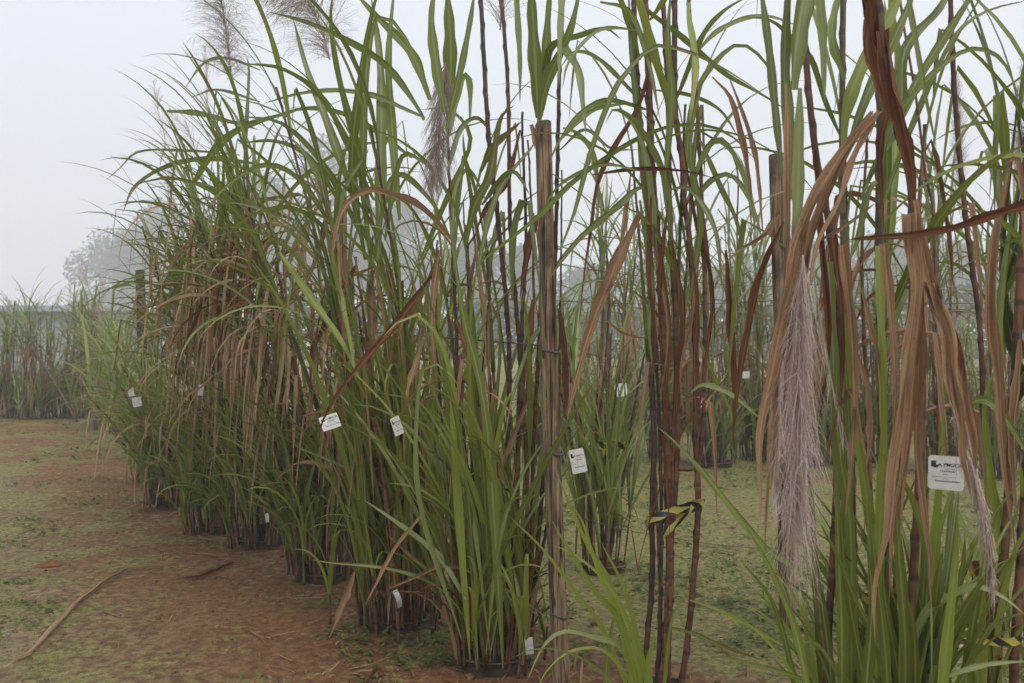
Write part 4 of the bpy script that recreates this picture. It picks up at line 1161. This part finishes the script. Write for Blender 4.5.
for px, w, t, dm in (([(356, 266), (338, 304), (314, 350), (310, 382)], 10, .6, DR), ([(374, 270), (372, 325), (374, 395)], 11, .35, D), ([(354, 572), (343, 604), (329, 645)], 9, .1, D), ([(398, 340), (416, 300), (425, 290)], 6, .5, D),
                     ([(330, 200), (318, 250), (300, 300)], 8, .3, D), ([(385, 250), (395, 300), (412, 340)], 7, .5, DR), ([(405, 360), (414, 410), (420, 450)], 8, .5, D)):
    m3.dead(px, w, 5.1, 5.0, t, dm)
m3.shoots(26, 1.35, .032, .26, (math.radians(200), .3), (4, 7), None, 10, .05, (.15, .9))
m3.shoots(12, 1.7, .036, .22, None, (3, 5), M['leaf_light'], 11, .05, (.1, .9))
m3.shoots(16, .7, .028, .38, BIAS_L, (4, 7), None, 9, .06, (.7, 2.2))
m3.sheaths(20, (.2, .5), .026, .17)
m3.plume([W(330, 60, 5.2), W(318, 20, 5.2), W(300, -5, 5.1), W(270, -20, 5.0)], 600, .32, .002, 'plume_dark', droop=.8, spread=.55)
m3.end()


def gen(x, y, label, seed, n, h, lean, lw, L, crown, skirt, sh, shL, lm='leaf', sm='stalk_dark', each=True, r=.010, bias=BIAS_L, plumes=0, spread=.18, dm='dry', shw=None, sheath=22, pl=(.45, .16), dry=.15, seg=11, merge=False, droop=(1.0, 2.0), up=(.12, .6), pz=.55, sk=(.3, .85)):
    c = Clump(x, y, label, seed, lm=lm, sm=sm, dm=dm)
    for k in range(n):
        P = c.cane_gen(c.rnd.uniform(*h), (lean[0] * c.rnd.uniform(.4, 1.3), lean[1] * c.rnd.uniform(.4, 1.3)), spread, r, None, 6 if each else 5, .1 if each else .16)
        c.crown(P, crown, L, lw, bias, each, dry, seg=seg, droop=droop, up=up)
        c.skirt(P, skirt, L * .8, lw * .9, bias, each, sk[0], sk[1], 9 if each else 7)
        if k < plumes:
            t = P[20]; d = (P[20] - P[16]).normalized(); s1 = c.rnd.uniform(.8, 1.2) * pz
            b = t + d * s1
            ax = [b, b + (d + Vector((c.rnd.uniform(-.3, .2), 0, .1))) * pl[0] * .5, b + (d + Vector((c.rnd.uniform(-.5, .2), 0, -.05))) * pl[0]]
            mb = MB(); tube(mb, resample([t, b], 3), .004, 5); 
            c.put(mb, 'flower_stem', M['stalk_grey'])
            c.plume(ax, 90 if each else 60, pl[1], .0022 if each else .0035, 'plume_pale' if not each else 'plume', droop=.5, spread=.4, hairs=2 if each else 1)
    mg = c.rest if merge else None
    c.shoots(sh, shL, shw or lw * .8, spread * 1.25, bias, (4, 7), None, 10 if each else 7, .06, (.4, 1.9), merge=mg)
    c.shoots(int(sh * .6), shL * .55, (shw or lw * .8) * .85, spread * 1.75, bias, (4, 7), None, 8 if each else 7, .06, (.7, 2.2), merge=mg)
    c.sheaths(sheath, (.2, .5), lw, spread)
    return c


a4 = gen(-1.20, 6.3, 'dense clump with skirt of hanging tan leaves behind the leaning dry leaf', 11, 13, (2.0, 2.8), (-.45, -.15), .033, 1.15, 7, 13, 28, 1.2, plumes=0, dm='dry_pale', shw=.036, up=(.1, .75), sk=(.5, 1.0))
for px, w, t, dr, m in (([(155, 175), (190, 181), (225, 192), (260, 207), (300, 222)], 6, .1, .95, L0), ([(300, 110), (260, 121), (232, 134), (211, 155), (190, 190)], 10, .5, .0, L0), ([(260, 130), (228, 121), (197, 113), (167, 111)], 7, .5, .05, L0)):
    a4.leaf(list(reversed(px)), w, 6.6, 6.2, t, dr, m)
a4.end()
a5 = gen(-1.83, 7.3, 'clump buried under a thick hanging mass of straw coloured leaves', 12, 13, (1.8, 2.7), (-.4, -.15), .033, 1.1, 7, 15, 28, 1.2, plumes=1, sm='stalk_brown', dm='dry_pale', shw=.036, up=(.1, .75), sk=(.5, 1.0))
for px, w, t, m in (([(265, 250), (225, 269), (204, 297), (190, 332), (176, 364)], 7, .9, DR), ([(300, 195), (262, 200), (232, 235), (214, 290)], 8, .2, D), ([(290, 200), (270, 225), (262, 260), (258, 320)], 9, .1, D), ([(310, 190), (305, 240), (296, 300), (300, 350)], 8, .2, D),
                    ([(280, 215), (250, 240), (240, 290), (236, 330)], 8, .15, D), ([(320, 200), (290, 260), (280, 310)], 8, .3, D)):
    a5.dead(px, w, 6.9, 6.6, t, m)
a5.plume([W(232, 80, 7.2), W(226, 30, 7.2), W(220, -5, 7.1), W(206, -40, 7.0)], 760, .34, .0025, 'plume_dark', droop=.9, spread=.55)
a5.end()
a6 = gen(-2.32, 7.9, 'clump with olive arching leaves next to the small folded tag', 13, 10, (1.6, 2.4), (-.2, -.2), .036, .95, 6, 8, 26, 1.15, plumes=1, dm='dry_pale', shw=.034, up=(.1, .75), sk=(.5, 1.0))
for px, w, t, dr, m in (([(265, 165), (211, 158), (169, 165), (135, 186), (122, 215)], 7, .4, .4, L0), ([(218, 223), (190, 252), (162, 287), (151, 311)], 8, .3, .4, L0), ([(215, 230), (176, 290), (162, 329)], 7, .5, .1, L0), ([(240, 155), (197, 151), (141, 151), (120, 168), (105, 181)], 3.5, .5, .05, L0),
                        ([(260, 102), (218, 90), (190, 98)], 4, .3, .6, L0), ([(260, 70), (228, 58), (204, 63), (183, 91)], 4, .4, .1, L0)):
    a6.leaf(px, w, 7.5, 7.0, t, dr, m)
a6.plume([W(160, 165, 7.9), W(165, 140, 7.9), W(158, 110, 7.9), W(153, 80, 7.9)], 80, .16, .0022, droop=.8, spread=.3)
a6.plume([W(207, 105, 8.0), W(207, 80, 8.0), W(205, 45, 8.0)], 50, .13, .0022, droop=.4, spread=.25)
a6.end()
a7 = gen(-3.05, 9.1, 'bright green grassy clump sprawling onto the path with brown stems', 14, 9, (1.0, 1.5), (-.3, -.2), .034, 1.0, 6, 6, 30, 1.2, dm='dry_pale', shw=.034, lm='leaf_grey', sm='stalk_brown', each=False, merge=False); a7.end()
gen(-3.75, 10.6, 'grey green clump below the small paired white tags', 15, 6, (.6, .9), (-.25, -.2), .030, .7, 5, 3, 26, .95, dm='dry_pale', shw=.034, lm='leaf_grey', sm='stalk_brown', each=False).end()
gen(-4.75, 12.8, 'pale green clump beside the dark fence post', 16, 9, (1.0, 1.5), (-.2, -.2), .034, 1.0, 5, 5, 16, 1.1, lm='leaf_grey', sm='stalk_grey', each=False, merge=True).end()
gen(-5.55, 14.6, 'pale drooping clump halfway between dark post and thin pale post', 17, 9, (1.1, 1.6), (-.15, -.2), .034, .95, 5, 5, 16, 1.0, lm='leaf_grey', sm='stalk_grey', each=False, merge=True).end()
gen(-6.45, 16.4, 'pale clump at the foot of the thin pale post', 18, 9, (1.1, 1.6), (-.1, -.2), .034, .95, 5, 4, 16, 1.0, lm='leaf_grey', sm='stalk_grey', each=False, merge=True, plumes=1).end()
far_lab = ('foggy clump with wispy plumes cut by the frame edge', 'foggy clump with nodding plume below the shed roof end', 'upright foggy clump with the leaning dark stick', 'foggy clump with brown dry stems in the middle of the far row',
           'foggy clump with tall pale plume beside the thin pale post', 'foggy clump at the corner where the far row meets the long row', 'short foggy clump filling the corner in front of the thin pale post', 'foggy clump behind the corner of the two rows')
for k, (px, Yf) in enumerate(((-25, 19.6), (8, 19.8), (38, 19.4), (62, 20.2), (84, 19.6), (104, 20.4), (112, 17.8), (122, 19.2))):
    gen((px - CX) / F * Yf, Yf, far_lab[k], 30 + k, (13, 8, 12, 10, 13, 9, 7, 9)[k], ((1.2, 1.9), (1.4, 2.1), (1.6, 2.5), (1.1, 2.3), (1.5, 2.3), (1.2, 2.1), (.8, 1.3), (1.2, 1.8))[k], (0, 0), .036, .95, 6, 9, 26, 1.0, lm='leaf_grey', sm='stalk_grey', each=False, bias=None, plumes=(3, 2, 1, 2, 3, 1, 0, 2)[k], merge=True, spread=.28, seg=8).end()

# ---- second row, behind
gen(-.62, 8.4, 'clump in the second row glimpsed behind the leafy fan', 40, 9, (1.6, 2.3), (0, 0), .024, 1.0, 5, 5, 12, .9, each=False, bias=None, merge=True, sm='stalk_brown').end()
gen(-1.55, 9.8, 'second row clump glimpsed behind the hanging tan leaves', 41, 9, (1.6, 2.3), (0, 0), .024, 1.0, 5, 5, 12, .9, each=False, bias=None, merge=True).end()
b1 = Clump(.60, 6.5, 'second row clump of dark canes carrying the printed tag', 42, sm='stalk_dark', lm='leaf_grey')
for px, w in (([(588, 560), (592, 500), (598, 430), (606, 360), (609, 290), (606, 240)], 6), ([(609, 560), (615, 520), (622, 485), (628, 455), (634, 410), (645, 350)], 7), ([(602, 560), (603, 480), (607, 400), (612, 330)], 5)):
    b1.cane_px(px, w, 6.5, 6.6)
for k in range(5):
    P = b1.cane_gen(b1.rnd.uniform(1.2, 2.0), (.05, .1), .12, .011); b1.crown(P, 5, .95, .024, None); b1.skirt(P, 4, .7, .022, None)
b1.shoots(13, 1.15, .026, .16, None, (4, 6), None, 9, .02, (.2, .8)); b1.end()
row_lab = ('foggy third row clump behind the tall foreground post', 'tall pale clump whose crown fans out beside the blank white tag', 'third row clump with straw stems behind the red brown canes', 'third row clump above the black pot in the gap between canes',
           'third row clump with brown stems beside the second tall post', 'third row clump behind the big grey plume', 'third row clump behind the wide tan leaves', 'third row clump with pale upright plumes beyond the printed tag', 'third row clump at the far edge below the horizontal brown leaf')
for k, (px, Yf, hh) in enumerate(((545, 12.2, 1.7), (612, 11.6, 2.4), (664, 12.6, 2.2), (712, 12.0, 2.0), (757, 12.6, 2.1), (815, 12.0, 2.1), (872, 12.6, 2.2), (940, 11.6, 2.5), (1005, 11.0, 2.5))):
    row_c = row_c + [None] if k else [None]
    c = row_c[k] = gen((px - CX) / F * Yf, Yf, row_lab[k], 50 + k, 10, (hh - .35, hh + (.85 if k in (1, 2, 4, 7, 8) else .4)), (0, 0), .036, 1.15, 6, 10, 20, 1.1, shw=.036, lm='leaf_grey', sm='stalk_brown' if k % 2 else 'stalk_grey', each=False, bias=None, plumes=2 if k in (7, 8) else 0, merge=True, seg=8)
    if k == 7: c.plume([W(960, 215, 10.8), W(958, 125, 10.8), W(955, 78, 10.8)], 420, .34, .005, 'plume_pale', droop=.2, spread=.28)
    if k == 8: c.plume([W(1016, 190, 10.4), W(1020, 120, 10.4), W(1026, 60, 10.4)], 420, .34, .005, 'plume_pale', droop=.2, spread=.28)
    c.end()
for k, (px, Yf, lab) in enumerate(((580, 16.5, 'fourth row clump faint in fog behind the tall post'), (632, 17.5, 'fourth row clump faint in fog behind bare red canes'), (690, 16.8, 'fourth row clump faint in fog in the gap between canes'), (742, 17.4, 'fourth row clump faint in fog near the small far tag'),
                                   (800, 17.0, 'fourth row clump faint in fog behind the grey plume'), (905, 17.2, 'fourth row clump faint in fog behind hanging tan leaves'), (975, 16.5, 'fourth row clump faint in fog below the pale plumes'), (470, 17.0, 'fourth row clump faint in fog between the dark canes'))):
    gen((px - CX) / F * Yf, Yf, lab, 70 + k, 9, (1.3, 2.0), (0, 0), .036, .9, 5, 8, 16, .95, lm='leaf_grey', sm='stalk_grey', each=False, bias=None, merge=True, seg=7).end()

# ---- pots under the clumps
for x, y, lab, r in ((-.08, 4.6, 'black pot under the tall dark caned clump', .19), (-.60, 5.25, 'black pot under the clump with the leafy fan', .18), (-1.20, 6.3, 'black pot under the dense clump near the leaning dry leaf', .18), (-1.83, 7.3, 'black pot under the clump with thick straw coloured leaves', .18),
                     (-2.32, 7.9, 'black pot under the clump with olive arching leaves', .18), (-3.05, 9.1, 'black pot under the bright green sprawling clump', .18), (.60, 6.5, 'black pot under the second row clump with printed tag', .16), (.63, 4.2, 'black pot under the bare red brown canes', .12),
                     ((712 - CX) / F * 12.0, 12.0, 'black pot in the gap between canes, third row', .3), ((872 - CX) / F * 12.6, 12.6, 'black pot behind the wide tan leaves, third row', .28), ((940 - CX) / F * 11.6, 11.6, 'black pot behind the printed square tag, third row', .28),
                     (1.10, 3.0, 'black pot under the broad leaved clump', .22), (1.78, 3.55, 'black pot under the taped canes at the edge', .2), ((612 - CX) / F * 11.6, 11.6, 'black pot under the tall pale fanning clump', .26)):
    pot(x, y, lab, r * .84, .06, int(abs(x) * 100))

# ================================================================== tags
def hold(c, px, py, Y):
    """the long blade of a clump that the tag hangs on"""
    t = W(px, py, Y) + Vector((0, .035, .06)); b = c.o + Vector(((t.x - c.o.x) * .1, (t.y - c.o.y) * .1, .1))
    m = b.lerp(t, .5); m.z = b.z + (t.z - b.z) * .66
    e = t + (t - b) * .28; e.z = t.z + .04
    mb = MB(); ribbon(mb, resample([b, m, t, e], 16), .022, (1, .2, 0), .2, .3, c.rnd.random(), .1, .35, 2.4, 0, c.rnd)
    c.put(mb, 'leaf', c.lm)


def text_obj(s, size, m, parent, loc, shear=0.0, name='printed_text', bold=0.0):
    cu = bpy.data.curves.new('lettering', 'FONT'); cu.body = s; cu.size = size; cu.shear = shear; cu.offset = bold; cu.extrude = .0001
    tmp = bpy.data.objects.new('tmp', cu); COL.objects.link(tmp)
    dg = bpy.context.evaluated_depsgraph_get(); dg.update()
    me = bpy.data.meshes.new_from_object(tmp.evaluated_get(dg))
    bpy.data.objects.remove(tmp)
    me.materials.clear(); me.materials.append(m)
    o = bpy.data.objects.new(name, me); COL.objects.link(o); o.parent = parent; o.location = loc
    return o


def bar(mb, x0, x1, y0, y1, z=.0012):
    i = [mb.add((x, y, z), 0, 0) for x, y in ((x0, y0), (x1, y0), (x1, y1), (x0, y1))]; mb.f.append(tuple(i))


def label_tag(px, py, Y, wpx, hpx, roll, yaw, pitch, label, written=True, bend=0.0, m='tag', tie=True):
    p = W(px, py, Y); w, h = wpx / F * Y / max(.3, math.cos(yaw)), hpx / F * Y / max(.3, math.cos(pitch))
    root = empty('plant_tag', p, label, 'tag', 'white plastic tags hung on the sugarcane')
    aim = math.atan2(-p.x, p.y)
    root.rotation_euler = (Matrix.Rotation(aim + yaw, 4, 'Z') @ Matrix.Rotation(PI / 2 + pitch, 4, 'X') @ Matrix.Rotation(roll, 4, 'Z')).to_euler()
    mb = MB(); ns, c = 5, min(w, h) * .1
    out = []
    for cx, cy, a0_ in ((w / 2 - c, h / 2 - c, 0), (-w / 2 + c, h / 2 - c, PI / 2), (-w / 2 + c, -h / 2 + c, PI), (w / 2 - c, -h / 2 + c, 1.5 * PI)):
        for k in range(ns): a = a0_ + PI / 2 * k / (ns - 1); out.append((cx + math.cos(a) * c, cy + math.sin(a) * c))
    if bend:                                       # a curled strip
        for i in range(9):
            v = -h / 2 + h * i / 8; z = bend * (1 - (2 * i / 8 - 1) ** 2)
            mb.add((-w / 2, v, z), 0, i / 8); mb.add((w / 2, v, z), 1, i / 8)
        for i in range(8): mb.f.append((2 * i, 2 * i + 1, 2 * i + 3, 2 * i + 2))
    else:
        fr = [mb.add((x, y, .0008), 0, 0) for x, y in out]; bk = [mb.add((x, y, -.0008), 0, 0) for x, y in out]
        mb.f.append(tuple(fr)); mb.f.append(tuple(reversed(bk)))
        for k in range(len(out)): k2 = (k + 1) % len(out); mb.f.append((fr[k], bk[k], bk[k2], fr[k2]))
    mb.build('plate', M[m], root, smooth=bool(bend))
    if tie:
        mb = MB(); tube(mb, resample([Vector((0, h * .46, -.002)), Vector((.004, h * .5 + .02, -.006)), Vector((-.003, h * .5 + .05, -.025))], 6), .0012, 5)
        mb.build('tie', M['wire'], root)
    if written:
        mb = MB()                                  # the dark square and swoosh of the printed emblem
        bar(mb, -.42 * w, -.28 * w, .16 * h, .34 * h); bar(mb, -.36 * w, -.24 * w, .145 * h, .20 * h, .0015)
        i = [mb.add((a * w, b * h, .0018), 0, 0) for a, b in ((-.30, .21), (-.24, .15), (-.20, .20), (-.16, .23), (-.12, .17), (-.11, .19), (-.16, .27), (-.22, .24))]; mb.f.append(tuple(i))
        mb.build('emblem', M['ink'], root, smooth=False)
        text_obj('PMGCA', .148 * w, M['ink'], root, (-.08 * w, .19 * h, .001), .3, bold=.003 * w)
        mb = MB(); rr = random.Random(int(px))     # the small print, too fine to read
        for y0, hh, x0, x1 in ((.115, .02, -.06, .26), (.03, .045, -.16, .26), (-.06, .03, -.08, .07), (-.13, .02, -.4, .3), (-.185, .02, -.08, .08), (-.27, .06, -.3, .4)):
            x = x0
            while x < x1:
                l = rr.uniform(.02, .045); bar(mb, x * w, min(x1, x + l) * w, y0 * h, (y0 + hh * rr.uniform(.7, 1)) * h); x += l + .012
        mb.build('small_print', M['ink_grey'], root, smooth=False)
    return root


hold(a0, 946, 473, 2.75)
label_tag(946, 473, 2.75, 33, 34, -.02, -.15, 0, 'square white printed tag beside the hanging grey seed plume')
hold(b1, 578, 461, 5.8)
label_tag(578, 461, 5.8, 15, 24, .18, .25, -.1, 'tilted white printed tag beside the tall foreground post')
hold(m3, 330, 422, 4.7)
label_tag(330, 422, 4.7, 19, 14, .28, .3, -.3, 'crooked white tag half hidden behind a diagonal brown leaf')
hold(m3, 397, 426, 4.35)
label_tag(397, 426, 4.35, 9, 19, .35, .5, 0, 'narrow tilted white tag among the green blades of the leafy fan')
hold(row_c[1], 621, 390, 10.9)
label_tag(621, 390, 10.9, 12, 13, .1, .1, 0, 'blank white tag in the second row, above the printed tilted tag', False, m='tag')
hold(a7, 131, 392, 8.3)
label_tag(131, 392, 8.3, 5.5, 8.5, .15, .3, 0, 'smaller upper tag of the pair near the dark fence post', False)
hold(a7, 137, 402, 8.3)
label_tag(137, 402, 8.3, 8.5, 9.5, .15, .1, 0, 'larger lower tag of the pair near the dark fence post', False)
hold(a5, 201, 390, 6.3)
label_tag(201, 390, 6.3, 5, 11, -.15, .5, 0, 'small folded white tag on the clump with olive leaves', False)
hold(row_c[3], 703, 402, 11.3)
label_tag(703, 402, 11.3, 5, 11, .1, .4, 0, 'thin far tag seen between the red brown canes', False)
hold(row_c[4], 746, 375, 11.9)
label_tag(746, 375, 11.9, 7, 7, .05, .1, 0, 'tiny far white tag beside the second tall post', False)
hold(m3, 397, 599, 4.9)
label_tag(397, 599, 4.9, 5, 19, .3, .5, 0, 'curled white strip dangling near the foot of the leafy fan', False, .02, tie=False)
hold(m2, 529, 646, 4.35)
label_tag(529, 646, 4.35, 8, 17, .1, .3, 0, 'little white tag hanging at the foot of the tall dark canes', False, .004, 'tag_dirty', tie=False)
hold(a4, 267, 518, 6.0)
label_tag(267, 518, 6.0, 3.5, 9, .1, .3, 0, 'tiny white scrap hanging low in the dense clump', False, .004, 'tag_dirty', tie=False)

# ================================================================== barrier tape
def tape(pieces, label):
    P0 = W(*pieces[0][0][0]) if False else W(pieces[0][0][0][0], pieces[0][0][0][1], pieces[0][0][0][2])
    mb = MB()
    for px, w in pieces:
        P = [W(*q) for q in px]
        ln = sum((P[i + 1] - P[i]).length for i in range(len(P) - 1))
        ribbon(mb, resample(P, 14), w, (0, 0, 1), .12, .5, .5, 0, 1, 9, .25, random.Random(len(px)), False, vlen=ln * 3.2, blunt=True)
    o = mb.build('barrier_tape', M['tape'], None, P0)
    return tag(o, label, 'tape', 'strips of yellow and black tape tied round canes')


tape([([(648, 520, 4.12), (657, 517, 4.1), (666, 513, 4.11), (676, 510, 4.14), (690, 504, 4.15), (699, 502, 4.14), (704, 503, 4.2)], .030), ([(693, 506, 4.1), (688, 514, 4.08), (676, 524, 4.07), (663, 536, 4.07)], .022), ([(648, 522, 4.12), (645, 523, 4.2), (652, 524, 4.27), (676, 516, 4.28), (702, 506, 4.26)], .024)],
     'yellow and black tape tied round the bare red brown canes')
tape([([(945, 646, 3.35), (960, 643, 3.34), (985, 640, 3.38), (1004, 642, 3.38), (1022, 640, 3.45)], .03), ([(950, 628, 3.4), (975, 626, 3.38), (1000, 622, 3.45)], .02)], 'yellow and black tape round the thick canes at the edge')
tape([([(595, 443, 6.4), (604, 446, 6.35), (613, 443, 6.4), (626, 447, 6.42)], .045), ([(604, 446, 6.35), (606, 455, 6.34), (607, 466, 6.34)], .04)], 'yellow tape scrap tied round the second row canes')
tape([([(502, 490, 4.5), (511, 494, 4.48), (520, 500, 4.52)], .03)], 'yellow tape end sticking out from the tall dark canes')
tape([([(862, 595, 2.9), (875, 601, 2.85), (888, 598, 2.9)], .028)], 'yellow tape wrapped low inside the broad leaved clump')

# ================================================================== on the path
def fallen(px, w, label, m='dry', tone=.4, up=.012, fold=.35, seed=1, name='fallen_leaf', cat='dead leaf', blunt=False):
    P = [G(a, b, up) for a, b in px]
    mb = MB(); rnd = random.Random(seed)
    q = []
    for i in range(len(P) - 1):
        for k in range(5): q.append(P[i].lerp(P[i + 1], k / 5))
    q.append(P[-1])
    for i, p in enumerate(q): p.z = gz(p.x, p.y) + up + .006 * math.sin(i * .6) ** 2
    d = q[-1] - q[0]
    ribbon(mb, q, w, (-d.y, d.x, 0), fold, .3, tone, .3, .7, 3, .06, rnd, blunt=blunt, crinkle=True)
    ribbon(mb, [p + Vector((.004, .006, .008)) for p in q], w * .6, (-d.y, d.x, .6), fold, -.4, min(1, tone + .35), .6, .7, 3, .1, rnd, crinkle=True)
    o = mb.build(name, M[m], None, P[0])
    return tag(o, label, cat, 'dead cane leaves lying on the path')


fallen([(163, 570), (126, 573), (84, 600), (28, 656), (6, 666)], .030, 'long bent dead leaf lying across the path', 'dry_pale', .25)
fallen([(232, 567), (215, 573), (198, 579), (168, 585)], .036, 'short brown dead leaf lying beside the long bent one', 'dry_red', .3, seed=2)
fallen([(228, 559), (212, 558), (194, 557)], .022, 'pale straight dead stem piece lying nearest the pots', 'dry', .1, seed=3)
fallen([(222, 546), (208, 543), (194, 540)], .026, 'pale dead leaf piece lying against the bright clump', 'dry', .1, seed=4)
fallen([(194, 538), (187, 529), (179, 522)], .03, 'dark dead leaf piece behind the pale pieces', 'dry_red', .9, seed=5)
fallen([(382, 676), (376, 672), (368, 683), (362, 695)], .02, 'little brown dead leaf scrap on the red soil', 'dry_red', .6, seed=6)


def stick(a, b, r, label):
    mb = MB(); d = b - a
    cane(mb, [a, a.lerp(b, .5) + Vector((0, 0, .05)), b], r, random.Random(3), .14, 7, .4, .8)
    o = mb.build('leaning_stick', M['stalk_dark'], None, a); tag(o, label, 'stick')


stick(W(30, 345, 19.0), Vector(((77 - CX) / F * 18.6, 18.6, 0)), .03, 'dark stick leaning through the foggy far row')


def clod(px, py, r, label, seed):
    p = G(px, py); mb = MB(); n, k = 9, 16
    for i in range(n):
        th = PI * .5 * i / (n - 1)
        for j in range(k):
            a = 2 * PI * j / k
            f = 1 + .35 * mnoise.noise(Vector((math.cos(a) * 1.3, math.sin(a) * 1.3, th * 1.5 + seed))) + .15 * mnoise.noise(Vector((math.cos(a) * 4, math.sin(a) * 4, th * 4 + seed)))
            mb.add((math.cos(a) * math.cos(th) * r * f, math.sin(a) * math.cos(th) * r * f * .8, math.sin(th) * r * .42 * f - .01), 0, 0)
    for i in range(n - 1):
        for j in range(k): mb.f.append((i * k + j, i * k + (j + 1) % k, (i + 1) * k + (j + 1) % k, (i + 1) * k + j))
    o = mb.build('soil_clod', M['clod'], None); o.location = p
    tag(o, label, 'soil clod')


clod(50, 566, .085, 'orange red clod of soil on the path', 2)

# ================================================================== fog
def haze():
    x, y0, y1, z0, z1 = 235, -25, 262, -1.2, 50
    mb = MB()
    for z in (z0, z1):
        for a, b in ((-x, y0), (x, y0), (x, y1), (-x, y1)): mb.add((a, b, z), 0, 0)
    mb.f += [(3, 2, 1, 0), (4, 5, 6, 7), (0, 1, 5, 4), (1, 2, 6, 5), (2, 3, 7, 6), (3, 0, 4, 7)]
    m = bpy.data.materials.new('fog'); m.use_nodes = True; nt = m.node_tree; nt.nodes.clear()
    out = nt.nodes.new('ShaderNodeOutputMaterial'); v = nt.nodes.new('ShaderNodeVolumePrincipled')
    v.inputs['Color'].default_value = (.97, .98, 1, 1); v.inputs['Density'].default_value = FOG; v.inputs['Anisotropy'].default_value = .2
    nt.links.new(v.outputs[0], out.inputs['Volume'])
    o = mb.build('haze', m, smooth=False); o['kind'] = 'stuff'; o['label'] = 'pale morning fog filling the whole field'
    o['category'] = 'fog'


FOG = .0040
haze()

# ================================================================== light, camera
w = bpy.data.worlds.new('World'); SC.world = w; w.use_nodes = True
nt = w.node_tree; nt.nodes.clear(); n = N(nt)
ELEV, ROT = math.radians(52), math.radians(150)
sky = n.new('ShaderNodeTexSky'); sky.sky_type = 'NISHITA'; sky.sun_disc = False; sky.sun_elevation = ELEV; sky.sun_rotation = ROT; sky.dust_density = 4
over = n.mix(.9, sky.outputs[0], (7.0, 7.35, 8.05))
bg = n.new('ShaderNodeBackground'); n.link(over, bg.inputs[0]); bg.inputs[1].default_value = .134
out = n.new('ShaderNodeOutputWorld'); n.link(bg.outputs[0], out.inputs[0])

sl = bpy.data.lights.new('sun', 'SUN'); sl.energy = 1.5; sl.angle = math.radians(24); sl.color = (1, .95, .86)
so = bpy.data.objects.new('sun', sl); COL.objects.link(so)
so.rotation_euler = (math.radians(90) - ELEV, 0, math.radians(180) - ROT)

cd = bpy.data.cameras.new('camera'); co = bpy.data.objects.new('camera', cd); COL.objects.link(co)
co.location = CAM; co.rotation_euler = (PI / 2, 0, 0)
cd.sensor_width = 36; cd.lens = F * 36 / 1024; cd.clip_end = 800; cd.clip_start = .05
cd.dof.use_dof = True; cd.dof.focus_distance = 4.6; cd.dof.aperture_fstop = 5.6
SC.camera = co

SC.view_settings.view_transform = 'Standard'; SC.view_settings.look = 'None'
SC.view_settings.exposure = .12; SC.view_settings.gamma = 1; SC.view_settings.use_curve_mapping = False
cy = SC.cycles
cy.use_denoising = True; cy.max_bounces = 8; cy.diffuse_bounces = 3; cy.glossy_bounces = 2; cy.transmission_bounces = 3
cy.volume_bounces = 5; cy.transparent_max_bounces = 6; cy.caustics_reflective = False; cy.caustics_refractive = False
